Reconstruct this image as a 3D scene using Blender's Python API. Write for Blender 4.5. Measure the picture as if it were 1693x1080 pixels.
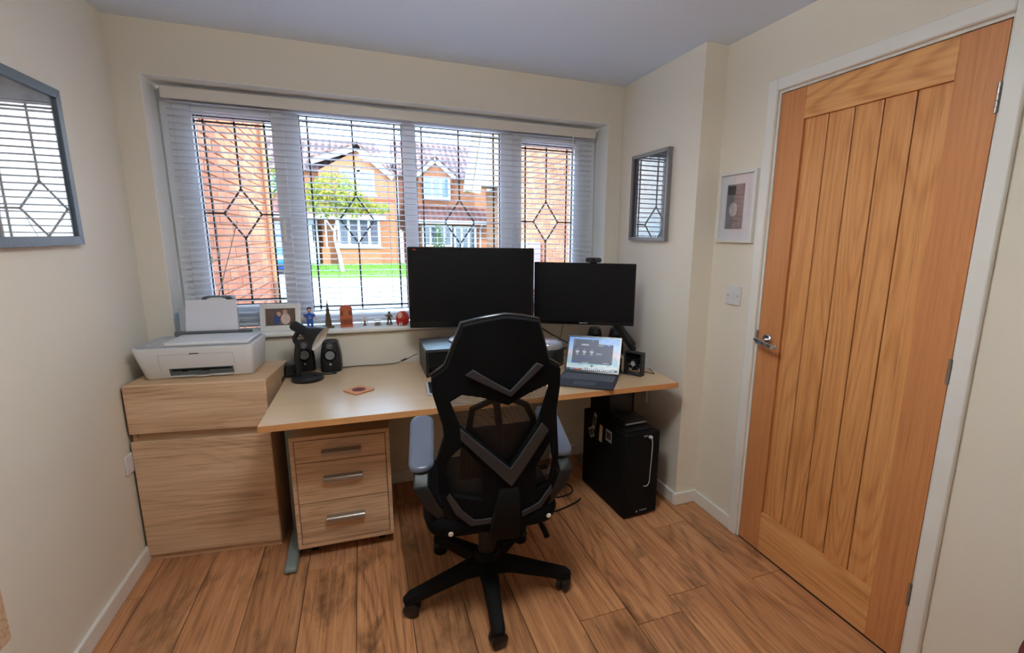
import bpy, bmesh, math, random
from mathutils import Vector, Matrix
random.seed(7)
for o in list(bpy.data.objects): bpy.data.objects.remove(o)
SC = bpy.context.scene
COL = SC.collection
R = math.radians

# ------------------------------------------------------------------ camera
FPX, CX, CY, IW, IH = 802.311, 916.207, 549.447, 1693.0, 1080.0
CAM = Vector((0.93987, -2.72457, 1.40728))
FW = Vector((0.36016064, 0.91245491, -0.19419155))
RT = Vector((0.93116019, -0.36428954, 0.01529146))
UP = Vector((0.05678918, 0.18633083, 0.98084444))
cd = bpy.data.cameras.new('camera'); cam = bpy.data.objects.new('camera', cd); COL.objects.link(cam)
m = Matrix(((RT.x, UP.x, -FW.x, CAM.x), (RT.y, UP.y, -FW.y, CAM.y), (RT.z, UP.z, -FW.z, CAM.z), (0, 0, 0, 1)))
cam.matrix_world = m
cd.sensor_fit = 'HORIZONTAL'; cd.sensor_width = 36.0; cd.lens = FPX / IW * 36.0
cd.shift_x = (IW / 2 - CX) / IW; cd.shift_y = (CY - IH / 2) / IW
cd.clip_start = 0.02; cd.clip_end = 400
SC.camera = cam

# ------------------------------------------------------------------ world, sun, exposure
SKY_STRENGTH, SUN_STRENGTH, FILL_LAMP_W, EXPOSURE = 8.8, 5.0, 16.5, 0.16
SC.view_settings.view_transform = 'Standard'; SC.view_settings.look = 'None'
SC.view_settings.exposure = EXPOSURE; SC.view_settings.gamma = 1.0
SC.view_settings.use_curve_mapping = False
w = bpy.data.worlds.new('world'); SC.world = w; w.use_nodes = True
nt = w.node_tree; nt.nodes.clear()
out = nt.nodes.new('ShaderNodeOutputWorld'); bg = nt.nodes.new('ShaderNodeBackground')
tc = nt.nodes.new('ShaderNodeTexCoord'); sep = nt.nodes.new('ShaderNodeSeparateXYZ')
nt.links.new(tc.outputs['Generated'], sep.inputs[0])
rp = nt.nodes.new('ShaderNodeValToRGB'); rp.color_ramp.elements[0].position = 0.0
rp.color_ramp.elements[0].color = (0.52, 0.78, 1.0, 1); rp.color_ramp.elements[1].position = 0.7
rp.color_ramp.elements[1].color = (0.34, 0.62, 1.0, 1)
nt.links.new(sep.outputs['Z'], rp.inputs[0])
nz = nt.nodes.new('ShaderNodeTexNoise'); nz.inputs['Scale'].default_value = 2.6; nz.inputs['Detail'].default_value = 6
nt.links.new(tc.outputs['Generated'], nz.inputs['Vector'])
cr = nt.nodes.new('ShaderNodeValToRGB'); cr.color_ramp.elements[0].position = 0.46; cr.color_ramp.elements[1].position = 0.66
nt.links.new(nz.outputs['Fac'], cr.inputs[0])
mx = nt.nodes.new('ShaderNodeMixRGB'); mx.inputs[2].default_value = (0.98, 0.99, 1.0, 1)
nt.links.new(cr.outputs[0], mx.inputs[0]); nt.links.new(rp.outputs[0], mx.inputs[1])
nt.links.new(mx.outputs[0], bg.inputs[0]); bg.inputs[1].default_value = SKY_STRENGTH
nt.links.new(bg.outputs[0], out.inputs[0])
sd = bpy.data.lights.new('sun', 'SUN'); sd.energy = SUN_STRENGTH; sd.angle = R(0.6); sd.color = (1.0, 0.93, 0.82)
sun = bpy.data.objects.new('sun', sd); COL.objects.link(sun)
sdir = Vector((0.55, -0.75, 0.53)).normalized()        # towards the sun: behind the house, to the right, high
sun.rotation_euler = sdir.to_track_quat('Z', 'Y').to_euler(); sun.location = (6, -8, 12)
pd = bpy.data.lights.new('window_portal', 'AREA'); pd.shape = 'RECTANGLE'; pd.size = 2.2; pd.size_y = 1.1
pd.cycles.is_portal = True
po = bpy.data.objects.new('window_portal', pd); COL.objects.link(po); po.location = (1.22, 0.26, 1.5); po.rotation_euler = (R(-90), 0, 0)
try:
    SC.cycles.max_bounces = 8; SC.cycles.diffuse_bounces = 5; SC.cycles.glossy_bounces = 3; SC.cycles.transparent_max_bounces = 16
    SC.cycles.sample_clamp_indirect = 6.0; SC.cycles.use_denoising = True; SC.cycles.caustics_reflective = False; SC.cycles.caustics_refractive = False
except Exception: pass

# ------------------------------------------------------------------ materials
def lin(c):
    r = []
    for x in c[:3]:
        x = x / 255.0
        r.append(x / 12.92 if x <= 0.04045 else ((x + 0.055) / 1.055) ** 2.4)
    return (r[0], r[1], r[2], 1.0)
def N(nt, t, **kw):
    n = nt.nodes.new(t)
    for k, v in kw.items():
        if k in n.inputs: n.inputs[k].default_value = v
        else: setattr(n, k, v)
    return n
def newmat(name):
    ma = bpy.data.materials.new(name); ma.use_nodes = True
    t = ma.node_tree; b = t.nodes['Principled BSDF']
    return ma, t, b
def mat(name, col, rough=0.5, metal=0.0, spec=0.5, var=0.0, vscale=8.0, bump=0.0, bscale=60.0, emit=0.0):
    ma, t, b = newmat(name)
    c = lin(col); b.inputs['Base Color'].default_value = c
    b.inputs['Roughness'].default_value = rough; b.inputs['Metallic'].default_value = metal
    b.inputs['Specular IOR Level'].default_value = spec
    tc = N(t, 'ShaderNodeTexCoord')
    if var > 0:
        n = N(t, 'ShaderNodeTexNoise', Scale=vscale, Detail=4.0)
        t.links.new(tc.outputs['Object'], n.inputs['Vector'])
        r = N(t, 'ShaderNodeValToRGB')
        r.color_ramp.elements[0].position = 0.3; r.color_ramp.elements[1].position = 0.7
        r.color_ramp.elements[0].color = tuple(x * (1 - var) for x in c[:3]) + (1,)
        r.color_ramp.elements[1].color = tuple(min(1, x * (1 + var)) for x in c[:3]) + (1,)
        t.links.new(n.outputs['Fac'], r.inputs[0]); t.links.new(r.outputs[0], b.inputs['Base Color'])
    if bump > 0:
        n2 = N(t, 'ShaderNodeTexNoise', Scale=bscale, Detail=3.0)
        t.links.new(tc.outputs['Object'], n2.inputs['Vector'])
        bp = N(t, 'ShaderNodeBump', Strength=bump, Distance=0.01)
        t.links.new(n2.outputs['Fac'], bp.inputs['Height']); t.links.new(bp.outputs[0], b.inputs['Normal'])
    if emit > 0:
        b.inputs['Emission Color'].default_value = c; b.inputs['Emission Strength'].default_value = emit
    return ma
def wood(name, dark, mid, light, axis='y', stretch=9.0, scale=1.0, knots=0.0, rough=0.42, rings=0.35, tone=0.12, fine=0.35, spec=0.4, ringf=58.0, pores=0.35, broad=0.3):
    ma, t, b = newmat(name); ai = 'xyz'.index(axis)
    tc = N(t, 'ShaderNodeTexCoord'); oi = N(t, 'ShaderNodeObjectInfo')
    sc = N(t, 'ShaderNodeVectorMath', operation='SCALE'); sc.inputs[0].default_value = (13.7, 7.3, 9.1)
    t.links.new(oi.outputs['Random'], sc.inputs['Scale'])
    ad = N(t, 'ShaderNodeVectorMath', operation='ADD')
    t.links.new(tc.outputs['Object'], ad.inputs[0]); t.links.new(sc.outputs[0], ad.inputs[1])
    def noise(cross, along, detail, dist=0.0, rgh=0.5):
        mp = N(t, 'ShaderNodeMapping'); q = [cross * scale] * 3; q[ai] = along * scale
        mp.inputs['Scale'].default_value = q; t.links.new(ad.outputs[0], mp.inputs[0])
        n = N(t, 'ShaderNodeTexNoise', Scale=1.0, Detail=detail, Distortion=dist, Roughness=rgh); t.links.new(mp.outputs[0], n.inputs['Vector']); return n.outputs['Fac']
    def mad(x, k, c):
        n = N(t, 'ShaderNodeMath', operation='MULTIPLY_ADD'); n.inputs[1].default_value = k
        t.links.new(x, n.inputs[0])
        if isinstance(c, float): n.inputs[2].default_value = c
        else: t.links.new(c, n.inputs[2])
        return n.outputs[0]
    base = noise(stretch, 0.9, 3.0, 0.5)                       # broad tone along the board
    contour = noise(stretch * 0.55, 0.55, 1.0, 0.25)            # growth rings: contour lines of a smooth field
    sn = N(t, 'ShaderNodeMath', operation='SINE'); t.links.new(mad(contour, ringf * 2.0, 0.0), sn.inputs[0])
    grain = noise(95.0, 2.2, 3.0, 0.0, 0.65)                    # fine streaks
    v = mad(base, broad, 0.5 - broad / 2)
    hs = mad(sn.outputs[0], 0.5, 0.5)
    pwn = N(t, 'ShaderNodeMath', operation='POWER'); pwn.inputs[1].default_value = 2.6; t.links.new(hs, pwn.inputs[0])
    v = mad(pwn.outputs[0], -rings * 0.42, v); v = mad(v, 1.0, rings * 0.13)
    v = mad(grain, fine, v); v = mad(v, 1.0, -fine * 0.5)
    rp = N(t, 'ShaderNodeValToRGB'); e = rp.color_ramp.elements
    e[0].position = 0.28; e[0].color = lin(dark); e[1].position = 0.74; e[1].color = lin(light)
    k = e.new(0.5); k.color = lin(mid)
    t.links.new(v, rp.inputs[0])
    pr = N(t, 'ShaderNodeValToRGB'); pr.color_ramp.elements[0].position = 0.60; pr.color_ramp.elements[1].position = 0.72
    t.links.new(noise(210.0, 7.0, 2.0, 0.0, 0.6), pr.inputs[0])
    pm = N(t, 'ShaderNodeMath', operation='MULTIPLY'); pm.inputs[1].default_value = pores; t.links.new(pr.outputs[0], pm.inputs[0])
    mixp = N(t, 'ShaderNodeMixRGB'); mixp.inputs[2].default_value = tuple(x * 0.6 for x in lin(dark)[:3]) + (1,)
    t.links.new(pm.outputs[0], mixp.inputs[0]); t.links.new(rp.outputs[0], mixp.inputs[1])
    hsv = N(t, 'ShaderNodeHueSaturation')
    t.links.new(mad(oi.outputs['Random'], 2 * tone, 1 - tone), hsv.inputs['Value']); t.links.new(mixp.outputs[0], hsv.inputs['Color'])
    last = hsv.outputs[0]
    if knots > 0:
        r4 = N(t, 'ShaderNodeValToRGB'); r4.color_ramp.elements[0].position = 0.55; r4.color_ramp.elements[1].position = 0.74
        t.links.new(noise(7.0, 3.0, 5.0, 0.3, 0.65), r4.inputs[0])
        m4 = N(t, 'ShaderNodeMath', operation='MULTIPLY'); m4.inputs[1].default_value = knots; t.links.new(r4.outputs[0], m4.inputs[0])
        mixk = N(t, 'ShaderNodeMixRGB'); mixk.inputs[2].default_value = tuple(x * 0.45 for x in lin(dark)[:3]) + (1,)
        t.links.new(m4.outputs[0], mixk.inputs[0]); t.links.new(last, mixk.inputs[1]); last = mixk.outputs[0]
    t.links.new(last, b.inputs['Base Color'])
    b.inputs['Roughness'].default_value = rough; b.inputs['Specular IOR Level'].default_value = spec
    bp = N(t, 'ShaderNodeBump', Strength=0.12, Distance=0.002)
    t.links.new(v, bp.inputs['Height']); t.links.new(bp.outputs[0], b.inputs['Normal'])
    return ma
def glassmat(name, tint=(1, 1, 1), refl=0.06):
    ma = bpy.data.materials.new(name); ma.use_nodes = True; t = ma.node_tree; t.nodes.clear()
    o = N(t, 'ShaderNodeOutputMaterial'); tr = N(t, 'ShaderNodeBsdfTransparent'); gl = N(t, 'ShaderNodeBsdfGlossy')
    gl.inputs['Roughness'].default_value = 0.01; tr.inputs[0].default_value = (*tint, 1)
    lw = N(t, 'ShaderNodeLayerWeight'); lw.inputs['Blend'].default_value = 0.5
    pw = N(t, 'ShaderNodeMath', operation='POWER'); pw.inputs[1].default_value = 5.0; t.links.new(lw.outputs['Facing'], pw.inputs[0])
    sc = N(t, 'ShaderNodeMath', operation='MULTIPLY_ADD'); sc.inputs[1].default_value = 0.96; sc.inputs[2].default_value = 0.04; t.links.new(pw.outputs[0], sc.inputs[0])
    mx = N(t, 'ShaderNodeMixShader'); t.links.new(sc.outputs[0], mx.inputs[0])
    t.links.new(tr.outputs[0], mx.inputs[1]); t.links.new(gl.outputs[0], mx.inputs[2]); t.links.new(mx.outputs[0], o.inputs[0])
    return ma
def meshmat(name, col, freq, cover=0.5, axis='Z'):
    """woven net: opaque threads with real holes between them"""
    ma, t, b = newmat(name); b.inputs['Base Color'].default_value = lin(col); b.inputs['Roughness'].default_value = 0.5
    tc = N(t, 'ShaderNodeTexCoord'); sp = N(t, 'ShaderNodeSeparateXYZ'); t.links.new(tc.outputs['Object'], sp.inputs[0])
    def saw(o, f):
        a = N(t, 'ShaderNodeMath', operation='MULTIPLY'); a.inputs[1].default_value = f; t.links.new(o, a.inputs[0])
        c = N(t, 'ShaderNodeMath', operation='FRACT'); t.links.new(a.outputs[0], c.inputs[0])
        d = N(t, 'ShaderNodeMath', operation='LESS_THAN'); d.inputs[1].default_value = cover; t.links.new(c.outputs[0], d.inputs[0]); return d
    h = saw(sp.outputs['Z'], freq); v = saw(sp.outputs['X'], freq * 1.6); v.inputs[1].default_value = cover * 0.45
    mxx = N(t, 'ShaderNodeMath', operation='MAXIMUM'); t.links.new(h.outputs[0], mxx.inputs[0]); t.links.new(v.outputs[0], mxx.inputs[1])
    t.links.new(mxx.outputs[0], b.inputs['Alpha'])
    return ma

M = {}
M['wall'] = mat('cream_wall_paint', (238, 230, 215), 0.85, spec=0.2, bump=0.05, bscale=220)
M['ceil'] = mat('daylight_tinted_ceiling_paint', (232, 240, 254), 0.9, spec=0.2, bump=0.06, bscale=150)  # faint blue of the daylight put into the white paint
M['gloss'] = mat('white_gloss_paint', (240, 238, 232), 0.35, var=0.02)
M['upvc'] = mat('white_upvc', (238, 240, 244), 0.3)
M['slat'] = mat('white_blind_slat', (226, 229, 236), 0.4)
M['valance'] = mat('white_blind_valance', (236, 230, 222), 0.4)
M['lead'] = mat('dull_lead', (62, 64, 66), 0.6, metal=0.3)
M['seal'] = mat('black_rubber_seal', (30, 32, 36), 0.6)
M['glass'] = glassmat('clear_glass')
M['floor'] = wood('rustic_oak_plank', (124, 80, 50), (186, 129, 87), (214, 161, 116), 'y', 8, 1.0, knots=0.95, rough=0.40, rings=0.26, tone=0.13, fine=0.55, pores=0.65, broad=0.40, ringf=44.0)
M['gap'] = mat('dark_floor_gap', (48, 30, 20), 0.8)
M['doorv'] = wood('oak_vertical_grain', (176, 112, 62), (212, 147, 90), (230, 170, 112), 'z', 9, 1.0, rough=0.38, rings=0.28, tone=0.05, fine=0.5, pores=0.45, broad=0.22)
M['stile'] = wood('oak_stile_straight_grain', (176, 110, 64), (200, 133, 84), (212, 147, 97), 'z', 14, 1.0, rough=0.38, rings=0.10, tone=0.04, fine=0.5, pores=0.4, broad=0.15)
M['doorh'] = wood('oak_horizontal_grain', (188, 126, 70), (222, 158, 98), (238, 182, 120), 'y', 9, 1.0, rough=0.38, rings=0.40, tone=0.04, fine=0.5, pores=0.4, broad=0.2)
M['sonoma'] = wood('sonoma_oak_laminate', (156, 118, 88), (214, 176, 141), (236, 206, 174), 'x', 9, 1.2, rough=0.5, rings=0.14, tone=0.02, fine=0.6, pores=0.3, broad=0.55)
M['sonomay'] = wood('sonoma_oak_laminate_top', (178, 140, 104), (204, 168, 132), (216, 184, 150), 'x', 9, 1.4, rough=0.5, rings=0.14, tone=0.02)
M['desk'] = wood('pale_maple_laminate', (190, 156, 118), (206, 176, 140), (212, 186, 152), 'x', 12, 1.3, rough=0.27, rings=0.05, tone=0.0, fine=0.2, spec=0.6, pores=0.08, broad=0.2)
M['deskedge'] = wood('maple_edge_band', (186, 128, 76), (206, 148, 94), (216, 160, 106), 'x', 12, 1.3, rough=0.4, rings=0.05, tone=0.0, fine=0.2)
M['black'] = mat('black_plastic', (13, 13, 15), 0.45)
M['blackm'] = mat('matt_black_plastic', (9, 9, 10), 0.75, spec=0.2)
M['blackg'] = mat('glossy_black_plastic', (9, 9, 11), 0.2)
M['screen'] = mat('dark_screen', (5, 5, 9), 0.4, spec=0.25)
M['fabric'] = mat('black_chair_fabric', (11, 11, 13), 0.9, spec=0.15, bump=0.3, bscale=500)
M['chev'] = mat('charcoal_chevron_plastic', (46, 46, 50), 0.55, bump=0.1, bscale=300)
M['net'] = meshmat('black_net_fabric', (26, 26, 29), 210, 0.5)
M['armpad'] = mat('pad_with_painted_sheen', (96, 102, 118), 0.3, spec=0.6)  # dark pad lightened: its bluish window sheen is put into the base colour
M['grey'] = mat('grey_plastic', (120, 124, 126), 0.5)
M['steel'] = mat('painted_grey_steel', (120, 130, 126), 0.4, metal=0.2)
M['chrome'] = mat('chrome', (205, 205, 208), 0.12, metal=1.0)
M['brushed'] = mat('brushed_steel', (168, 160, 152), 0.35, metal=0.8)
M['white'] = mat('white_plastic', (226, 226, 228), 0.35)
M['whitegl'] = mat('white_gloss_lid', (232, 235, 240), 0.2)
M['pgrey'] = mat('light_grey_plastic', (176, 178, 186), 0.4)
M['dgrey'] = mat('dark_grey_plastic', (84, 90, 92), 0.5)
M['paper'] = mat('white_paper', (232, 232, 240), 0.7)
M['cable'] = mat('black_cable', (18, 18, 19), 0.5)
M['wcable'] = mat('white_cable', (220, 220, 220), 0.5)
M['frame'] = mat('slate_grey_frame', (92, 104, 118), 0.45, bump=0.1, bscale=150)
M['frameg'] = mat('warm_grey_frame', (120, 120, 120), 0.4)
M['wframe'] = mat('white_wood_frame', (232, 230, 226), 0.4)
M['red'] = mat('red_paint', (190, 36, 26), 0.45)
M['terra'] = mat('terracotta', (188, 96, 62), 0.6, var=0.2, vscale=40)
M['terrad'] = mat('dark_terracotta', (120, 54, 34), 0.7)
M['skin'] = mat('painted_skin', (222, 170, 138), 0.5)
M['blue'] = mat('blue_cloth', (36, 84, 168), 0.6)
M['bronze'] = mat('antique_bronze', (104, 86, 62), 0.4, metal=0.6)
M['pewter'] = mat('pewter', (132, 126, 116), 0.4, metal=0.5)
M['brick'] = mat('orange_brick', (190, 118, 80), 0.85, var=0.18, vscale=5, bump=0.3, bscale=70)
M['mortar'] = mat('pale_mortar', (190, 172, 154), 0.9)
M['farbrick'] = None

# ------------------------------------------------------------------ mesh helpers
class MB:
    def __init__(s): s.v = []; s.f = []; s.m = []; s.mi = 0
    def add(s, vs, fs):
        o = len(s.v); s.v += [tuple(p) for p in vs]; s.f += [tuple(i + o for i in f) for f in fs]; s.m += [s.mi] * len(fs); return s
    def box(s, x0, x1, y0, y1, z0, z1):
        return s.add([(x0, y0, z0), (x1, y0, z0), (x1, y1, z0), (x0, y1, z0), (x0, y0, z1), (x1, y0, z1), (x1, y1, z1), (x0, y1, z1)],
                     [(0, 3, 2, 1), (4, 5, 6, 7), (0, 1, 5, 4), (1, 2, 6, 5), (2, 3, 7, 6), (3, 0, 4, 7)])
    def obox(s, c, ax, ay, az):
        c = Vector(c); ax = Vector(ax); ay = Vector(ay); az = Vector(az)
        P = [c + ax * i + ay * j + az * k for k in (-1, 1) for i, j in ((-1, -1), (1, -1), (1, 1), (-1, 1))]
        return s.add(P, [(0, 3, 2, 1), (4, 5, 6, 7), (0, 1, 5, 4), (1, 2, 6, 5), (2, 3, 7, 6), (3, 0, 4, 7)])
    def tube(s, pts, r, n=8, cap=True):
        pts = [Vector(p) for p in pts]; k = len(pts)
        rr = r if isinstance(r, (list, tuple)) else [r] * k
        vs = []; fs = []; up = None
        for i in range(k):
            d = (pts[min(i + 1, k - 1)] - pts[max(i - 1, 0)]).normalized()
            if up is None:
                up = Vector((0, 0, 1)) if abs(d.z) < 0.9 else Vector((1, 0, 0))
            a = d.cross(up)
            if a.length < 1e-6: a = d.cross(Vector((1, 0.3, 0)))
            a.normalize(); up = a.cross(d).normalized()
            for j in range(n):
                t = 2 * math.pi * j / n
                vs.append(pts[i] + (a * math.cos(t) + up * math.sin(t)) * rr[i])
        for i in range(k - 1):
            for j in range(n):
                fs.append((i * n + j, i * n + (j + 1) % n, (i + 1) * n + (j + 1) % n, (i + 1) * n + j))
        if cap: fs.append(tuple(range(n - 1, -1, -1))); fs.append(tuple((k - 1) * n + j for j in range(n)))
        return s.add(vs, fs)
    def cyl(s, p0, p1, r0, r1=None, n=20): return s.tube([p0, p1], [r0, r0 if r1 is None else r1], n)
    def lathe(s, prof, c=(0, 0, 0), n=24, ax=None):
        """profile [(radius, height)] turned about the axis ax (default z) through c"""
        c = Vector(c); az = Vector(ax).normalized() if ax else Vector((0, 0, 1))
        t = Vector((1, 0, 0)) if abs(az.x) < 0.9 else Vector((0, 1, 0))
        a = az.cross(t).normalized(); b = az.cross(a)
        vs = []; fs = []
        for r, h in prof:
            for j in range(n):
                q = 2 * math.pi * j / n
                vs.append(c + az * h + (a * math.cos(q) + b * math.sin(q)) * max(r, 1e-5))
        for i in range(len(prof) - 1):
            for j in range(n): fs.append((i * n + j, i * n + (j + 1) % n, (i + 1) * n + (j + 1) % n, (i + 1) * n + j))
        fs.append(tuple(range(n - 1, -1, -1))); fs.append(tuple((len(prof) - 1) * n + j for j in range(n)))
        return s.add(vs, fs)
    def ball(s, c, r, n=14, k=9):
        rx, ry, rz = r if isinstance(r, (list, tuple)) else (r, r, r)
        vs = []; fs = []
        for i in range(k):
            p = math.pi * i / (k - 1)
            for j in range(n):
                q = 2 * math.pi * j / n
                vs.append((c[0] + rx * max(math.sin(p), 1e-4) * math.cos(q), c[1] + ry * max(math.sin(p), 1e-4) * math.sin(q), c[2] - rz * math.cos(p)))
        for i in range(k - 1):
            for j in range(n): fs.append((i * n + j, i * n + (j + 1) % n, (i + 1) * n + (j + 1) % n, (i + 1) * n + j))
        return s.add(vs, fs)
    def prism(s, poly, fn, c0, c1):
        n = len(poly)
        vs = [fn(a, b, c0) for a, b in poly] + [fn(a, b, c1) for a, b in poly]
        fs = [tuple(range(n - 1, -1, -1)), tuple(range(n, 2 * n))] + [(i, (i + 1) % n, n + (i + 1) % n, n + i) for i in range(n)]
        return s.add(vs, fs)
    def build(s, name, mats, parent=None, bevel=0.0, seg=2, smooth=None, loc=None, angle=40):
        me = bpy.data.meshes.new(name); me.from_pydata(s.v, [], s.f)
        bm = bmesh.new(); bm.from_mesh(me); bmesh.ops.recalc_face_normals(bm, faces=bm.faces); bm.to_mesh(me); bm.free()
        for x in (mats if isinstance(mats, (list, tuple)) else [mats]): me.materials.append(x)
        for p, i in zip(me.polygons, s.m): p.material_index = i
        o = bpy.data.objects.new(name, me); COL.objects.link(o)
        if parent is not None: o.parent = parent
        if loc is not None: o.location = loc
        if smooth or (smooth is None and bevel > 0):
            for p in me.polygons: p.use_smooth = True
            try: me.set_sharp_from_angle(angle=R(angle))
            except Exception: pass
        if bevel > 0:
            bv = o.modifiers.new('bevel', 'BEVEL'); bv.width = bevel; bv.segments = seg; bv.limit_method = 'ANGLE'; bv.angle_limit = R(35); bv.use_clamp_overlap = True
        return o
def B(x0, x1, y0, y1, z0, z1): return MB().box(x0, x1, y0, y1, z0, z1)
def thing(name, label, cat, loc=(0, 0, 0), rz=0.0, group=None):
    o = bpy.data.objects.new(name, None); COL.objects.link(o); o.empty_display_size = 0.05
    o.location = loc; o.rotation_euler = (0, 0, R(rz)); o['label'] = label; o['category'] = cat
    if group: o['group'] = group
    return o
def tag(o, label, cat, group=None):
    o['label'] = label; o['category'] = cat
    if group: o['group'] = group
    return o
def struct(o, label=None):
    o['kind'] = 'structure'
    if label: o['label'] = label
    return o
def sroot(name, label=None, loc=(0, 0, 0)):
    o = bpy.data.objects.new(name, None); COL.objects.link(o); o.location = loc; o.empty_display_size = 0.05; return struct(o, label)
def inst(src, parent, loc=None, rot=None, scale=None):
    c = src.copy(); COL.objects.link(c); c.parent = parent
    if loc is not None: c.location = loc
    if rot is not None: c.rotation_euler = rot
    if scale is not None: c.scale = scale
    return c
def text(name, body, size, material, parent, loc, rot, ext=0.0004):
    cu = bpy.data.curves.new(name, 'FONT'); cu.body = body; cu.size = size; cu.extrude = ext; cu.align_x = 'CENTER'; cu.align_y = 'CENTER'
    tmp = bpy.data.objects.new(name, cu); COL.objects.link(tmp)
    me = bpy.data.meshes.new_from_object(tmp); bpy.data.objects.remove(tmp)
    me.materials.clear(); me.materials.append(material)
    o = bpy.data.objects.new(name, me); COL.objects.link(o); o.parent = parent; o.location = loc; o.rotation_euler = rot
    return o
XY = lambda a, b, c: (a, b, c)
XZ = lambda a, b, c: (a, c, b)
YZ = lambda a, b, c: (c, a, b)
def smoothpts(pts, n=6):
    P = [Vector(p) for p in pts]; P = [P[0]] + P + [P[-1]]; o = []
    for i in range(1, len(P) - 2):
        for k in range(n):
            t = k / n; p0, p1, p2, p3 = P[i - 1:i + 3]
            o.append(0.5 * ((2 * p1) + (p2 - p0) * t + (2 * p0 - 5 * p1 + 4 * p2 - p3) * t * t + (3 * p1 - p0 - 3 * p2 + p3) * t ** 3))
    o.append(P[-2]); return o
def rrect(x0, x1, z0, z1, r, n=5):
    p = []
    for cx, cz, a in ((x1 - r, z1 - r, 0), (x0 + r, z1 - r, 90), (x0 + r, z0 + r, 180), (x1 - r, z0 + r, 270)):
        for i in range(n + 1):
            q = R(a + 90 * i / n); p.append((cx + r * math.cos(q), cz + r * math.sin(q)))
    return p

# ================================================================== ROOM SHELL
W1, W2, PA, H = 2.4345, 2.5593, 0.748, 2.2748       # right wall, door wall, nib depth, ceiling
YR, WT = -4.2, 0.30                                  # rear wall, outer wall thickness
XL, XR, ZT, ZS = 0.103, 2.3406, 2.062, 0.905         # window opening
GZ = -0.2                                            # ground outside
struct(MB().box(-0.15, XL, 0, WT, GZ, H).box(XR, 3.0, 0, WT, GZ, H).box(XL, XR, 0, WT, GZ, ZS - 0.02).box(XL, XR, 0, WT, ZT, H).build('wall_window', M['wall']))
struct(B(-0.15, 0, YR, 0, GZ, H).build('wall_left', M['wall']))
struct(B(W1, W2 + 0.15, -PA, 0, 0, H).build('wall_right', M['wall'], bevel=0.002))
dL, dR, dT = -1.0924, -1.8515, 1.985
struct(MB().box(W2, W2 + 0.12, dL + 0.018, -PA, 0, H).box(W2, W2 + 0.12, YR, dR - 0.018, 0, H).box(W2, W2 + 0.12, dR - 0.018, dL + 0.018, dT + 0.018, H).build('wall_door', M['wall']))
struct(B(-0.15, W2 + 0.15, YR - 0.12, YR, 0, H).build('wall_rear', M['wall']))
struct(B(-0.15, W2 + 0.3, YR - 0.12, WT, H, H + 0.25).build('ceiling', M['ceil']))
struct(MB().prism([(YR - 1.5, H + 0.26), (WT + 0.12, H + 0.26), (WT + 0.12, 2.56), (-2.6, 3.9), (YR - 1.5, 3.9)], lambda a, b, c: (c, a, b), -3.2, 4.2).build('trim_roof', M['gap']), 'roof over the room, whose eave shades the front')
# floor: sub-floor and single planks
fl = B(-0.15, W2 + 0.3, YR, 0, -0.15, -0.008).build('floor', M['gap']); struct(fl)
edges = [-0.128, 0.066, 0.261, 0.456, 0.651, 0.845, 1.040, 1.235, 1.427, 1.621, 1.816, 2.010, 2.204, 2.400, 2.595]
joints = {4: [-0.66], 9: [-1.31], 11: [-1.315], 10: [-1.40, -0.30], 1: [-0.95], 8: [-0.45, -1.62], 3: [-1.5], 5: [-1.25], 6: [-0.25, -1.43], 7: [-0.9, -2.1], 2: [-1.2], 0: [-0.6], 12: [-0.9], 13: [-1.35]}
for i in range(len(edges) - 1):
    x0, x1 = max(edges[i], 0.0) + 0.0012, min(edges[i + 1], W2) - 0.0012
    if x1 - x0 < 0.01: continue
    js = sorted(joints.get(i, []), reverse=True); ys = [0.0] + js
    y = ys[-1]
    while y > YR: y -= 1.28; ys.append(max(y, YR))
    for a, b in zip(ys[:-1], ys[1:]):
        cx, cy = (x0 + x1) / 2, (a + b) / 2
        dz = random.uniform(-0.0004, 0.0)
        mb = MB().box(x0 - cx, x1 - cx, b - cy + 0.0011, a - cy - 0.0011, -0.008, 0.0)
        mb.build('plank', M['floor'], fl, bevel=0.0012, seg=1, smooth=False, loc=(cx, cy, dz))
# baseboards
def skirt(name, x0, x1, y0, y1): struct(B(x0, x1, y0, y1, 0.0, 0.07).build(name, M['gloss'], bevel=0.005))
skirt('baseboard_left', 0, 0.015, YR, 0)
skirt('baseboard_window', 0.015, W1 - 0.015, -0.015, 0)
skirt('baseboard_right', W1 - 0.015, W1, -PA, 0)
skirt('baseboard_return', W1 - 0.015, W2, -PA - 0.015, -PA)
skirt('baseboard_door', W2 - 0.015, W2, dL + 0.062, -PA - 0.015)
skirt('baseboard_door_far', W2 - 0.015, W2, YR, dR - 0.062)
skirt('baseboard_rear', 0.015, W2 - 0.015, YR, YR + 0.015)
M['revealp'] = mat('brightened_reveal_paint', (246, 245, 240), 0.8, spec=0.2)  # whiter than the walls: window light on the reveals put into the paint
struct(B(XL, XL + 0.003, 0.0005, 0.155, ZS + 0.0125, ZT - 0.003).build('trim_reveal_left', M['revealp']))
struct(B(XR - 0.003, XR, 0.0005, 0.155, ZS + 0.0125, ZT - 0.003).build('trim_reveal_right', M['revealp']))
struct(B(XL, XR, 0.0005, 0.155, ZT - 0.003, ZT).build('trim_reveal_top', M['revealp']))
# window reveal board (sill) and plastered nose
struct(B(XL - 0.0, XR, -0.032, 0.16, ZS - 0.012, ZS + 0.012).build('trim_window_sill', M['gloss'], bevel=0.009, seg=3))

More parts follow.
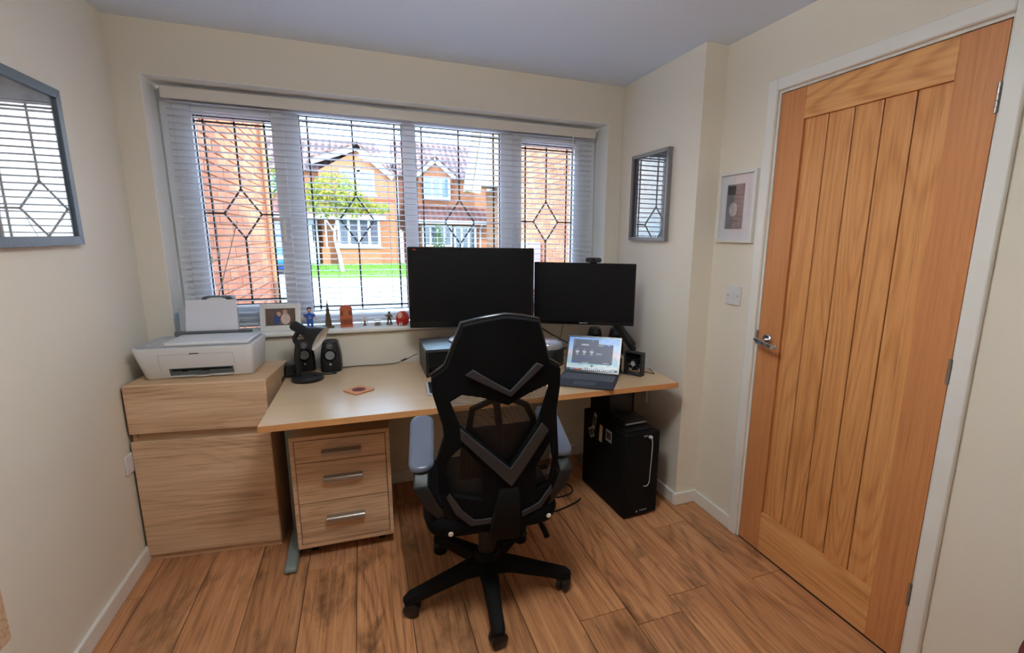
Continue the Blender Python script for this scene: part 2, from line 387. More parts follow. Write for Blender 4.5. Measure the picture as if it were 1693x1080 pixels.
# ------------------------------------------------------------------ door
d1 = sroot('door_1', 'oak door of five upright boards in a white frame', (W2, 0, 0))
xf = 0.0    # leaf face in the wall plane
def lv(name, y0, y1, z0, z1, x0, x1, ma, parent, bevel=0.0015):
    cy, cz = (y0 + y1) / 2, (z0 + z1) / 2
    return B(x0, x1, y0 - cy, y1 - cy, z0 - cz, z1 - cz).build(name, ma, parent, bevel=bevel, smooth=False, loc=(0, cy, cz))
sl, sr = -1.211, -1.7325
lv('stile', sl, dL, 0.004, dT, 0.0, 0.04, M['stile'], d1)
lv('stile', dR, sr, 0.004, dT, 0.0, 0.04, M['stile'], d1)
lv('top_rail', sr + 0.0005, sl - 0.0005, 1.867, dT, 0.0003, 0.04, M['doorh'], d1)
lv('bottom_rail', sr + 0.0005, sl - 0.0005, 0.004, 0.192, 0.0003, 0.04, M['doorh'], d1)
bw = (sl - sr) / 5
for i in range(5):
    lv('board', sl - (i + 1) * bw + 0.0022, sl - i * bw - 0.0022, 0.192, 1.867, 0.009, 0.03, M['doorv'], d1, bevel=0.003)
lv('backing', sr, sl, 0.19, 1.87, 0.0205, 0.032, M['seal'], d1, 0)
# lining and architrave
ln = MB().box(-0.001, 0.11, dL + 0.003, dL + 0.016, 0, dT + 0.016).box(-0.001, 0.11, dR - 0.016, dR - 0.003, 0, dT + 0.016).box(-0.001, 0.11, dR - 0.003, dL + 0.003, dT + 0.003, dT + 0.016)
ln.box(0.045, 0.11, dR - 0.003, dL + 0.003, 0, dT + 0.003)
ln.build('lining', M['gloss'], d1)
for nm, y0, y1, z0, z1 in (('architrave', dL + 0.012, dL + 0.062, 0, dT + 0.062), ('architrave', dR - 0.062, dR - 0.012, 0, dT + 0.062), ('architrave', dR - 0.012, dL + 0.012, dT + 0.012, dT + 0.062)):
    B(-0.018, 0, y0, y1, z0, z1).build(nm, M['gloss'], d1, bevel=0.006, seg=3)
hd = MB().lathe([(0.0, 0.0), (0.026, 0.0), (0.026, 0.006), (0.022, 0.01), (0.0, 0.01)], (0, -1.146, 0.979), 28, (-1, 0, 0)).build('handle', M['chrome'], d1, smooth=True)
lev = MB(); lev.cyl((-0.008, -1.146, 0.979), (-0.05, -1.146, 0.979), 0.009)
pth = smoothpts([(-0.05, -1.118, 0.984), (-0.054, -1.146, 0.981), (-0.056, -1.185, 0.973), (-0.052, -1.225, 0.968), (-0.047, -1.243, 0.970)], 5)
vs = []; fs = []
for i, p in enumerate(pth):
    hh = 0.0095 if i > 2 else 0.007; tt = 0.0045
    vs += [p + Vector((-tt, 0, -hh)), p + Vector((tt, 0, -hh)), p + Vector((tt, 0, hh)), p + Vector((-tt, 0, hh))]
for i in range(len(pth) - 1):
    for j in range(4): fs.append((i * 4 + j, i * 4 + (j + 1) % 4, i * 4 + 4 + (j + 1) % 4, i * 4 + 4 + j))
fs += [(3, 2, 1, 0), tuple(len(vs) - 4 + j for j in range(4))]
lev.add(vs, fs); lev.build('lever', M['chrome'], hd, bevel=0.0025)
B(-0.002, 0.004, dL + 0.001, dL + 0.012, 0.95, 1.012).build('strike_plate', M['brushed'], d1)
for zc in (1.791, 1.027, 0.266):
    hg = MB()
    for k in range(5): hg.cyl((-0.003, dR + 0.0, zc - 0.039 + k * 0.0158), (-0.003, dR + 0.0, zc - 0.039 + k * 0.0158 + 0.0148), 0.0052, n=12)
    hg.box(-0.001, 0.001, dR - 0.009, dR + 0.0045, zc - 0.039, zc + 0.039)
    hg.build('hinge', M['brushed'], d1, smooth=True)

# ------------------------------------------------------------------ window: frame, sashes, panes, leading
wn = sroot('window_1', 'wide white window of four leaded panes', (0, 0.16, 0))
FX0, FX1, FZ0, FZ1 = XL + 0.008, XR - 0.008, ZS + 0.014, 2.045
def fr(name, x0, x1, z0, z1, y0=0.0, y1=0.07, parent=wn, ma=None, bevel=0.004): return B(x0, x1, y0, y1, z0, z1).build(name, ma or M['upvc'], parent, bevel=bevel)
fr('head', FX0, FX1, 1.99, FZ1); fr('cill', FX0, FX1, FZ0, 0.972); fr('jamb', FX0, 0.165, 0.972, 1.99); fr('jamb', 2.262, FX1, 0.972, 1.99)
fr('mullion', 0.607, 0.681, 0.972, 1.99); fr('mullion', 1.176, 1.246, 0.972, 1.99); fr('mullion', 1.725, 1.80, 0.972, 1.99)
panes = [(0.233, 0.560, 1.035, 1.945), (0.681, 1.176, 0.985, 1.985), (1.246, 1.725, 0.985, 1.985), (1.85, 2.191, 1.035, 1.945)]
for i, (a, b, c, d) in enumerate(panes):
    if i in (0, 3):
        so = bpy.data.objects.new('sash', None); COL.objects.link(so); so.parent = wn; so.empty_display_size = 0.05
        A0, A1 = (0.160, 0.612) if i == 0 else (1.795, 2.267)
        for nm, q in (('sash_stile', (A0, a, 0.966, 1.996)), ('sash_stile', (b, A1, 0.966, 1.996)), ('sash_rail', (a, b, 0.966, c)), ('sash_rail', (a, b, d, 1.996))):
            fr(nm, *q, y0=-0.012, y1=0.06, parent=so)
        hx = A1 - 0.028 if i == 0 else A0 + 0.028
        MB().box(hx - 0.012, hx + 0.012, -0.022, -0.012, 1.40, 1.47).box(hx - 0.008, hx + 0.008, -0.045, -0.022, 1.452, 1.468).box(hx - 0.009, hx + 0.009, -0.050, -0.036, 1.36, 1.465).build('window_handle', M['upvc'], so, bevel=0.004)
    pn = B(a - 0.006, b + 0.006, 0.030, 0.034, c - 0.006, d + 0.006).build('pane', M['glass'], wn)
    gk = MB(); t = 0.004
    gk.box(a, a + t, 0.018, 0.029, c, d).box(b - t, b, 0.018, 0.029, c, d).box(a, b, 0.018, 0.029, c, c + t).box(a, b, 0.018, 0.029, d - t, d)
    gk.build('gasket', M['seal'], wn)
    cx = (a + b) / 2; zc = 1.493; hw, hh = 0.081, 0.121; r = 0.0042; e = 0.036
    if i in (1, 2): zc = 1.478; hw, hh = 0.086, 0.125
    ld = MB()
    def bar(p, q):
        p = Vector((p[0], 0.029, p[1])); q = Vector((q[0], 0.029, q[1])); u = (q - p).normalized(); v = Vector((-u.z, 0, u.x))
        ld.obox((p + q) / 2, u * ((q - p).length / 2), v * r, Vector((0, 0.002, 0)))
    for p, q in (((a + e, c), (a + e, d)), ((b - e, c), (b - e, d)), ((a, c + e * 0.7), (b, c + e * 0.7)), ((a, d - e * 0.7), (b, d - e * 0.7)), ((cx, zc + hh), (cx, d)), ((cx, c), (cx, zc - hh)), ((a, zc), (cx - hw, zc)), ((cx + hw, zc), (b, zc)),
                 ((cx - hw, zc), (cx, zc + hh)), ((cx, zc + hh), (cx + hw, zc)), ((cx + hw, zc), (cx, zc - hh)), ((cx, zc - hh), (cx - hw, zc))):
        bar(p, q)
    ld.build('leading', M['lead'], pn)

# ------------------------------------------------------------------ venetian blind
bl = thing('venetian_blind', 'white venetian blind with open slats across the leaded window', 'blind', (1.221, 0.118, 2.045))
BW = 1.075
B(-BW - 0.006, BW + 0.006, -0.032, -0.022, -0.056, -0.004).build('valance', M['valance'], bl, bevel=0.004)
B(-BW, BW, -0.021, 0.02, -0.04, -0.002).build('headrail', M['slat'], bl, bevel=0.002)
sm = MB(); prof = [(-0.0142, -0.0012), (-0.007, 0.0006), (0.0, 0.0012), (0.007, 0.0006), (0.0142, -0.0012)]
vs = []
for x in (-BW + 0.004, BW - 0.004):
    for y, z in prof: vs.append((x, y, z + 0.0009))
    for y, z in reversed(prof): vs.append((x, y, z - 0.0009))
n = 10; sm.add(vs, [(j, (j + 1) % n, n + (j + 1) % n, n + j) for j in range(n)] + [tuple(range(n - 1, -1, -1)), tuple(range(n, 2 * n))])
NS = 35; P0 = -0.062; PIT = 0.0297
s0 = sm.build('slat', M['slat'], bl, loc=(0, 0, P0)); s0.rotation_euler = (R(-4), 0, 0)
for k in range(1, NS): inst(s0, bl, (0, 0, P0 - k * PIT))
zb = P0 - NS * PIT
B(-BW + 0.004, BW - 0.004, -0.014, 0.014, zb - 0.006, zb + 0.006).build('bottom_rail', M['slat'], bl, bevel=0.003)
for x in (-0.98, -0.40, -0.13, 0.18, 0.47, 0.98):
    MB().cyl((x, -0.0135, -0.04), (x, -0.0135, zb), 0.0007, n=5).cyl((x, 0.0135, -0.04), (x, 0.0135, zb), 0.0007, n=5).build('ladder_cord', M['slat'], bl)
for x, l, toggles in ((-0.955, 0.76, 1), (-0.925, 0.73, 1)):
    MB().cyl((x, -0.034, -0.05), (x, -0.034, -l), 0.0009, n=5).lathe([(0.003, 0), (0.006, -0.006), (0.008, -0.03), (0.0, -0.032)], (x, -0.034, -l), 10).build('pull_cord', M['valance'], bl)
MB().cyl((0.93, -0.036, -0.05), (0.93, -0.036, -0.16), 0.0035, n=8).build('tilt_wand', M['valance'], bl)

# ------------------------------------------------------------------ unseen fill lamp above the view, added to brighten the room
cl = thing('added_fill_lamp', 'added fill lamp above the view, built as an opal ceiling bowl', 'lamp', (1.15, -1.7, H))
GR = 0.20
def glow(name, k):
    lm, t, b_ = newmat(name); b_.inputs['Base Color'].default_value = (0.9, 0.9, 0.9, 1)
    b_.inputs['Emission Color'].default_value = (0.90, 0.96, 0.95, 1); b_.inputs['Emission Strength'].default_value = k * FILL_LAMP_W / (math.pi * math.pi * GR * GR); return lm
MB().lathe([(0.0, 0), (0.06, 0), (0.055, -0.02), (0.0, -0.024)], (0, 0, 0), 32).build('fill_lamp_rose', M['white'], cl, smooth=True)
MB().cyl((0, 0, -0.02), (0, 0, -0.195), 0.008, n=12).build('stem', M['chrome'], cl, smooth=True)
MB().lathe([(GR, -0.20)] + [(GR * math.cos(R(a_)), -0.20 - 0.05 * math.sin(R(a_))) for a_ in (15, 30, 45, 60, 75)] + [(0.0, -0.25)], (0, 0, 0), 40).build('bowl', glow('fill_glow_bowl', 0.78), cl, smooth=True)
MB().lathe([(0.0, -0.195), (GR * 0.97, -0.195), (GR, -0.1995), (0.0, -0.1995)], (0, 0, 0), 40).build('fill_lamp_lid', glow('fill_glow_lid', 1.1), cl, smooth=True)  # upward glow, added to brighten the ceiling

# ================================================================== FURNITURE
# ---- oak-look cabinet under the printer
cb = thing('cabinet', 'oak-effect cabinet with deep drawer and door, under the white printer', 'cabinet', (0.010, -0.358, 0), -7.6)
CWd, CD = 0.520, 0.335
MB().box(0.004, 0.02, 0.018, CD, 0.0, 0.770).box(CWd - 0.02, CWd - 0.004, 0.018, CD, 0.0, 0.770).box(0.02, CWd - 0.02, CD - 0.008, CD, 0.02, 0.770).box(0.02, CWd - 0.02, 0.022, CD - 0.008, 0.02, 0.036).box(0.02, CWd - 0.02, 0.03, CD - 0.008, 0.553, 0.569).build('body', M['sonomay'], cb)
B(0, CWd, 0.018, CD, 0.770, 0.788).build('top', M['sonomay'], cb, bevel=0.0015)
B(0.0, CWd, 0.0, 0.018, 0.580, 0.788).build('drawer', M['sonoma'], cb, bevel=0.005, seg=3)
B(0.0, CWd, 0.0, 0.018, 0.026, 0.548).build('door', M['sonoma'], cb, bevel=0.005, seg=3)
B(0.02, CWd - 0.02, 0.024, 0.03, 0.02, 0.59).build('recess_panel', M['sonomay'], cb)
B(0.004, CWd - 0.004, 0.012, 0.02, 0.0, 0.024).build('plinth', M['sonoma'], cb)
# ---- desk
dk = thing('desk', 'long pale maple desk with grey steel legs under the window', 'desk', (0.556, -0.812, 0), -1.0)
DW, DD, DH = 1.78, 0.785, 0.72
B(0, DW, 0.0015, DD, DH - 0.025, DH).build('desktop', M['desk'], dk, bevel=0.001)
B(0, DW, -0.0008, 0.0014, DH - 0.0248, DH - 0.0004).build('edge_band', M['deskedge'], dk)
def tleg(x, y0, y1):
    MB().prism([(y0, 0.004), (y0, 0.020), (y0 + 0.02, 0.032), ((y0 + y1) / 2 - 0.03, 0.05), (y1, 0.05), (y1, 0.004)], lambda a, b, c: (c, a, b), x - 0.024, x + 0.024).build('foot', M['steel'], dk, bevel=0.008, seg=3)
    B(x - 0.02, x + 0.02, 0.515 if x > 1 else 0.42, 0.575 if x > 1 else 0.495, 0.05, 0.67).build('leg', M['steel'], dk, bevel=0.006)
    B(x - 0.018, x + 0.018, 0.12, 0.70, 0.67, DH - 0.0255).build('bracket', M['steel'], dk, bevel=0.003)
tleg(0.028, 0.152, 0.74); tleg(1.60, 0.50, 0.74)
B(0.05, 1.578, 0.52, 0.54, 0.60, 0.66).build('crossbeam', M['steel'], dk)
# ---- drawer pedestal
dp = thing('drawer_pedestal', 'three-drawer oak-effect pedestal on castors under the desk', 'drawer unit', (0.613, -0.578, 0), -2.0)
PW, PD = 0.394, 0.40
MB().box(0, 0.016, 0, PD, 0.055, 0.552).box(PW - 0.016, PW, 0, PD, 0.055, 0.552).box(0.016, PW - 0.016, 0, PD, 0.055, 0.073).box(0.016, PW - 0.016, PD - 0.006, PD, 0.073, 0.552).build('body', M['sonoma'], dp, bevel=0.001)
B(0, PW, 0, PD, 0.5525, 0.570).build('top', M['sonomay'], dp, bevel=0.001)
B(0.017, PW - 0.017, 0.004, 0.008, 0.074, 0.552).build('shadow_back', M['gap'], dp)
for z0, z1, zh in ((0.4535, 0.5495, 0.493), (0.2675, 0.4505, 0.373), (0.0760, 0.2645, 0.187)):
    dr = B(0.0185, PW - 0.0185, -0.001, 0.0035, z0, z1).build('drawer', M['sonoma'], dp, bevel=0.0008)
    hb = MB()
    hb.prism([(-0.028, -0.009), (-0.028, 0.006), (-0.024, 0.010), (-0.001, 0.012), (-0.001, 0.008), (-0.022, 0.005), (-0.022, -0.009)], lambda a, b, c: (c, a, b + zh), 0.122, 0.276)
    hb.build('handle', M['brushed'], dr)
for x in (0.055, PW - 0.055):
    for y in (0.06, PD - 0.06):
        cs = MB(); cs.cyl((x - 0.012, y + 0.01, 0.022), (x - 0.002, y + 0.01, 0.022), 0.022).cyl((x + 0.002, y + 0.01, 0.022), (x + 0.012, y + 0.01, 0.022), 0.022).box(x - 0.014, x + 0.014, y - 0.012, y + 0.012, 0.026, 0.054)
        cs.build('castor', M['blackm'], dp, smooth=True)

# ---- office chair
ch = thing('office_chair', 'black mesh-back office chair on a five-star base at the desk', 'chair', (1.345, -1.0, 0), -5.0)
for k in range(5):
    a = R(47 + 5 + 72 * k); c, s = math.cos(a), math.sin(a); L = 0.305
    sp = MB()
    def pt(r, t, z): return (c * r - s * t, s * r + c * t, z)
    secs = [(0.02, 0.042, 0.080, 0.138), (0.10, 0.035, 0.085, 0.130), (L - 0.06, 0.027, 0.066, 0.106), (L + 0.01, 0.026, 0.056, 0.094), (L + 0.035, 0.018, 0.056, 0.078)]
    vs = []
    for r, hw, z0, z1 in secs: vs += [pt(r, -hw, z0), pt(r, hw, z0), pt(r, hw * 0.75, z1), pt(r, -hw * 0.75, z1)]
    fs = [(i * 4 + j, i * 4 + (j + 1) % 4, i * 4 + 4 + (j + 1) % 4, i * 4 + 4 + j) for i in range(len(secs) - 1) for j in range(4)] + [(3, 2, 1, 0), tuple(len(vs) - 4 + j for j in range(4))]
    sp.add(vs, fs); arm = sp.build('base_spoke', M['blackm'], ch, bevel=0.006)
    cc = Vector(pt(L + 0.005, 0, 0.03)); b = a + R([20, -35, 60, 15, -20][k]); ax = Vector((math.cos(b), math.sin(b), 0))
    w = MB()
    for sg in (-1, 1): w.lathe([(0.0, 0), (0.028, 0), (0.030, 0.004), (0.030, 0.016), (0.022, 0.021), (0.0, 0.022)], cc + ax * sg * 0.003, 20, ax * sg)
    w.cyl((cc.x, cc.y, 0.03), (cc.x, cc.y, 0.075), 0.007, n=10)
    hood = Vector((-ax.y, ax.x, 0)); w.obox(cc + Vector((0, 0, 0.018)), ax * 0.012, hood * 0.02, Vector((0, 0, 0.014)))
    w.build('castor', M['black'], arm, smooth=True)
MB().lathe([(0.0, 0.072), (0.050, 0.072), (0.054, 0.11), (0.05, 0.155), (0.042, 0.165), (0.0, 0.165)], (0, 0, 0), 28).build('hub', M['blackm'], ch, smooth=True)
MB().lathe([(0.0, 0.14), (0.036, 0.14), (0.036, 0.27), (0.030, 0.275), (0.030, 0.33), (0.0, 0.33)], (0, 0, 0), 24).build('gas_column', M['black'], ch, smooth=True)
mc = MB().box(-0.085, 0.085, -0.13, 0.13, 0.325, 0.375).build('tilt_mechanism', M['blackm'], ch, bevel=0.012)
MB().tube(smoothpts([(0.07, -0.02, 0.352), (0.14, -0.06, 0.345), (0.19, -0.11, 0.315), (0.212, -0.14, 0.27)], 5), [0.007] * 11 + [0.011] * 5, 10).build('lever', M['blackm'], mc, smooth=True)
MB().cyl((0, -0.13, 0.35), (0, -0.165, 0.35), 0.028).build('tension_knob', M['black'], mc, bevel=0.003)
MB().cyl((-0.06, -0.131, 0.36), (-0.06, -0.1345, 0.36), 0.007, n=8).build('bolt', M['chrome'], mc)
MB().cyl((0.045, -0.131, 0.372), (0.045, -0.1345, 0.372), 0.006, n=8).build('bolt', M['chrome'], mc)
# seat cushion: rounded slab
seat = MB(); prs = [(0.20, 0.375), (0.235, 0.385), (0.245, 0.42), (0.235, 0.455), (0.20, 0.47), (0.10, 0.475)]
vs = []; n = 32
for rr_, z in prs:
    for j in range(n):
        q = 2 * math.pi * j / n; e = 0.35
        cx_, sx_ = math.cos(q), math.sin(q)
        vs.append((rr_ * math.copysign(abs(cx_) ** e, cx_), 0.02 + (rr_ + 0.005) * math.copysign(abs(sx_) ** e, sx_), z))
fs = [(i * n + j, i * n + (j + 1) % n, (i + 1) * n + (j + 1) % n, (i + 1) * n + j) for i in range(len(prs) - 1) for j in range(n)] + [tuple(range(n - 1, -1, -1)), tuple((len(prs) - 1) * n + j for j in range(n))]
seat.add(vs, fs).build('seat', M['fabric'], ch, smooth=True, angle=60)
# backrest: traced in the plane of the back (u right, v up along the recline)
rec = R(10); BO = Vector((0, -0.25, 0.5)); BU = Vector((1, 0, 0)); BV = Vector((0, -math.sin(rec), math.cos(rec))); BN = Vector((0, math.cos(rec), math.sin(rec)))
def bp3(u, v, d=0.0):       # the shell wraps gently round the sitter
    wrap = 0.9 * u * u
    return BO + BU * u + BV * v + BN * (d + wrap)
outer = [(0.011, .682), (.063, .674), (.115, .661), (.137, .59), (.16, .518), (.204, .486), (.207, .42), (.201, .327), (.208, .268), (.223, .145), (.217, -.016), (.186, -.067), (.108, -.099), (.10, -.132), (.02, -.13), (-.055, -.107), (-.172, -.061), (-.195, .078), (-.198, .173), (-.172, .267), (-.175, .311), (-.204, .426), (-.206, .477), (-.162, .517), (-.138, .586), (-.114, .655), (-.05, .672)]
holeA = [(-.153, .401), (-.117, .428), (-.06, .42), (.026, .385), (.092, .418), (.162, .438), (.167, .422), (.134, .295), (.041, .145), (-.04, .228), (-.121, .311)]
holeL = [(-.162, .187), (-.117, .243), (-.05, .154), (-.049, .025), (-.143, .046), (-.17, .12)]
holeR = [(.136, .127), (.185, .215), (.205, .116), (.193, .036), (.141, .026)]
def plate(name, loops, d0, d1, ma, parent, bevel):
    bm = bmesh.new(); es = []
    for lp in loops:
        q = [bm.verts.new(bp3(u, v, d0)) for u, v in lp]
        es += [bm.edges.new((q[i], q[(i + 1) % len(q)])) for i in range(len(q))]
    bmesh.ops.triangle_fill(bm, use_beauty=True, use_dissolve=False, edges=es)
    bmesh.ops.recalc_face_normals(bm, faces=bm.faces)
    r = bmesh.ops.extrude_face_region(bm, geom=list(bm.faces))
    for v in r['geom']:
        if isinstance(v, bmesh.types.BMVert): v.co += BN * (d1 - d0)
    bmesh.ops.recalc_face_normals(bm, faces=bm.faces)
    me = bpy.data.meshes.new(name); bm.to_mesh(me); bm.free(); me.materials.append(ma)
    o = bpy.data.objects.new(name, me); COL.objects.link(o); o.parent = parent
    bv = o.modifiers.new('bevel', 'BEVEL'); bv.width = bevel; bv.segments = 2; bv.limit_method = 'ANGLE'; bv.angle_limit = R(50)
    for p in me.polygons: p.use_smooth = True
    me.set_sharp_from_angle(angle=R(35))
    return o
bk = plate('backrest', [outer, holeA, holeL, holeR], 0.0, 0.026, M['fabric'], ch, 0.004)
def raised(name, poly, d0, d1, ma):
    # split long edges so the piece follows the wrapped shell
    return plate(name, [poly], d0, d1, ma, bk, 0.002)
raised('chevron', [(-.084, .516), (-.03, .479), (.031, .438), (.07, .479), (.114, .525), (.138, .512), (.085, .467), (.032, .419), (-.03, .456), (-.106, .498)], -0.006, 0.004, M['chev'])
raised('chevron', [(-.124, .312), (-.04, .228), (.041, .145), (.095, .226), (.145, .302), (.173, .266), (.11, .17), (.047, .073), (-.04, .178), (-.121, .27)], -0.006, 0.004, M['chev'])
raised('lower_trim', [(-.157, .060), (-.118, -.01), (-.078, -.052), (-.018, -.049), (-.018, -.070), (-.09, -.075), (-.14, -.025), (-.168, .04)], -0.005, 0.004, M['chev'])
raised('lower_trim', [(.09, -.048), (.153, -.028), (.20, .03), (.203, .0), (.165, -.052), (.09, -.07)], -0.005, 0.004, M['chev'])
rim = [(-.206, .477), (-.162, .517), (-.138, .586), (-.114, .655), (-.05, .672), (.011, .682), (.063, .674), (.115, .661), (.137, .59), (.16, .518), (.204, .486)]
MB().tube([bp3(u * 1.01, v + 0.002, 0.022) for u, v in rim], 0.0055, 10).build('rim', mat('polished_black_rim', (16, 16, 20), 0.12, spec=0.9), bk, smooth=True)
# net panel in front of the shell
nm = MB(); vs = []; nu, nv = 16, 20
def wid(v): return (-0.165 - 0.02 * math.sin(v * 6), 0.175 + 0.02 * math.sin(v * 6))
for j in range(nv + 1):
    v = -0.02 + 0.47 * j / nv; l, r_ = -0.155, 0.165
    if v < 0.35: l, r_ = -0.165, 0.195
    for i in range(nu + 1):
        u = l + (r_ - l) * i / nu
        vs.append(bp3(u, v, 0.031))
nm.add(vs, [(j * (nu + 1) + i, j * (nu + 1) + i + 1, (j + 1) * (nu + 1) + i + 1, (j + 1) * (nu + 1) + i) for j in range(nv) for i in range(nu)])
nm.build('net_panel', M['net'], ch, smooth=True)
lum = MB()
lum.tube([bp3(u, v, 0.062) for u, v in [(-.09, .08), (-.088, .276), (-.078, .345), (-.02, .374), (.05, .372), (.10, .345), (.13, .284), (.14, .08)]], 0.011, 8)
lum.tube([bp3(-.001, .37, 0.062), bp3(.012, .27, 0.066), bp3(.026, .10, 0.062)], 0.012, 8)
lum.build('lumbar_support', M['blackm'], ch, smooth=True)
pad = MB()
vs = [bp3(-.12, .12, .07), bp3(.16, .12, .07), bp3(.15, .27, .07), bp3(-.11, .27, .07)]
pad.prism([(-.12, .05), (.165, .05), (.15, .255), (-.11, .255)], lambda a, b, c: tuple(bp3(a, b, c)), 0.072, 0.098)
pad.build('lumbar_cushion', M['fabric'], ch, bevel=0.012)
# spine joining shell and mechanism
sp = MB(); prev = None
vs = []
for p, hw, th in ((Vector((0.03, -0.10, 0.35)), 0.055, 0.018), (Vector((0.03, -0.21, 0.36)), 0.055, 0.018), (bp3(.03, -.06, -.012), 0.05, 0.016), (bp3(.04, .06, -.006), 0.035, 0.012)):
    vs += [p + Vector((-hw, -th * .4, -th)), p + Vector((hw, -th * .4, -th)), p + Vector((hw, th * .4, th)), p + Vector((-hw, th * .4, th))]
sp.add(vs, [(i * 4 + j, i * 4 + (j + 1) % 4, i * 4 + 4 + (j + 1) % 4, i * 4 + 4 + j) for i in range(3) for j in range(4)] + [(3, 2, 1, 0), (12, 13, 14, 15)])
sp.build('back_bracket', M['blackm'], ch, bevel=0.006)
for u, v in ((-.158, -.082), (.186, -.073)):
    p = bp3(u, v, -0.034); MB().lathe([(0.0, 0), (0.0085, 0), (0.0085, 0.004), (0.005, 0.005), (0.004, 0.003), (0.0, 0.003)], p, 16, -BN).build('cap', M['wframe'], ch, smooth=True)
# arms: pads raised at the front, hinged low on the back
for sgn, x in ((-1, -0.245), (1, 0.255)):
    r0 = Vector((x, -0.175, 0.622)); r1 = Vector((x - sgn * 0.012, 0.052, 0.722)); dv = (r1 - r0).normalized(); nv_ = Vector((0, -dv.z, dv.y)).normalized(); L = (r1 - r0).length
    pol = rrect(-0.043, 0.043, -0.006, L + 0.01, 0.038, 6)
    am = MB().prism([(sgn * 0 + a, b) for a, b in pol], lambda a, b, c: tuple(r0 + Vector((1, 0, 0)) * a + dv * b + nv_ * c), -0.012, 0.014).build('arm_pad', M['armpad'], ch, bevel=0.011, seg=3)
    br = MB(); b0 = r0 - nv_ * 0.016 + dv * 0.10; 
    path = [b0, r0 - nv_ * 0.022 - dv * 0.012, Vector((x - sgn * (-0.004), -0.20, 0.575)), Vector((x * 0.9, -0.205, 0.515)), Vector((x * 0.66, -0.19, 0.44)), Vector((x * 0.45, -0.12, 0.385))]
    vs = []
    for i, p in enumerate(path):
        hw = 0.026; d = (path[min(i + 1, 5)] - path[max(i - 1, 0)]).normalized(); q = d.cross(Vector((1, 0, 0))).normalized() * 0.011
        vs += [p + Vector((-hw, 0, 0)) - q, p + Vector((hw, 0, 0)) - q, p + Vector((hw, 0, 0)) + q, p + Vector((-hw, 0, 0)) + q]
    br.add(vs, [(i * 4 + j, i * 4 + (j + 1) % 4, i * 4 + 4 + (j + 1) % 4, i * 4 + 4 + j) for i in range(5) for j in range(4)] + [(3, 2, 1, 0), (20, 21, 22, 23)])
    br.build('arm_bracket', M['dgrey'] if False else M['black'], ch, bevel=0.006)

# ---- computer tower
pc = thing('computer_tower', 'black computer tower with stickers standing on the floor', 'computer', (2.093, -0.790, 0), 3.5)
TW, TD, TH = 0.20, 0.44, 0.452
B(0, TW, 0.012, TD, 0.012, TH).build('case', M['blackm'], pc, bevel=0.006)
B(0.0, TW, -0.002, 0.0118, 0.012, TH + 0.004).build('front_panel', M['blackm'], pc, bevel=0.006)
for x in (0.03, TW - 0.03):
    for y in (0.05, TD - 0.05): MB().lathe([(0.0, 0), (0.014, 0), (0.016, 0.0125), (0.0, 0.0125)], (x, y, 0), 12).build('foot', M['blackm'], pc)
B(0.02, TW - 0.02, 0.04, TD - 0.06, TH + 0.0002, TH + 0.006).build('top_vent', M['black'], pc, bevel=0.002)
B(0.10, 0.122, -0.004, -0.0021, 0.436, 0.441).build('usb_port', M['pgrey'], pc)
M['stick'] = mat('silver_sticker', (170, 172, 176), 0.4); M['stickd'] = mat('dark_sticker_print', (56, 56, 58), 0.5); M['sticky'] = mat('cream_sticker', (205, 192, 164), 0.5)
def sticker(y, z, wy, hz, rot, ma, inner=True):
    c, s = math.cos(R(rot)), math.sin(R(rot))
    o = MB().obox((-0.0006, y, z), (0.0004, 0, 0), (0, c * wy / 2, s * wy / 2), (0, -s * hz / 2, c * hz / 2)).build('sticker', ma, pc)
    if inner: MB().obox((-0.0012, y, z), (0.0003, 0, 0), (0, c * wy * .38, s * wy * .38), (0, -s * hz * .32, c * hz * .32)).build('print', M['stickd'], o)
sticker(0.315, 0.42, 0.030, 0.095, 14, M['stick']); sticker(0.245, 0.375, 0.030, 0.095, 4, M['sticky'], False); sticker(0.345, 0.345, 0.05, 0.055, -28, M['stick']); sticker(0.165, 0.392, 0.058, 0.062, 0, M['stick'])
text('logo_text', 'CORSAIR', 0.011, M['stick'], pc, (0.118, -0.0024, 0.036), (R(90), 0, 0))
MB().prism([(0.0, 0.0), (0.004, 0.0), (0.007, 0.011), (0.003, 0.009)], lambda a, b, c: (0.072 + a, c, 0.030 + b), -0.0026, -0.0021).prism([(0.006, 0.0), (0.010, 0.0), (0.013, 0.009), (0.009, 0.007)], lambda a, b, c: (0.072 + a, c, 0.030 + b), -0.0026, -0.0021).build('logo', M['stick'], pc)
uc = MB().box(0.128, 0.142, -0.020, -0.0022, 0.428, 0.438).tube(smoothpts([(0.135, -0.018, 0.432), (0.137, -0.025, 0.41), (0.139, -0.022, 0.34), (0.142, -0.012, 0.24), (0.142, -0.010, 0.195), (0.13, -0.010, 0.172), (0.108, -0.010, 0.174)], 6), 0.0018, 8).build('usb_cable', M['wcable'])
uc.parent = None; uc.matrix_world = Matrix.Translation((2.093, -0.790, 0)) @ Matrix.Rotation(R(3.5), 4, 'Z'); tag(uc, 'short white cable hanging from the front of the computer tower', 'cable')
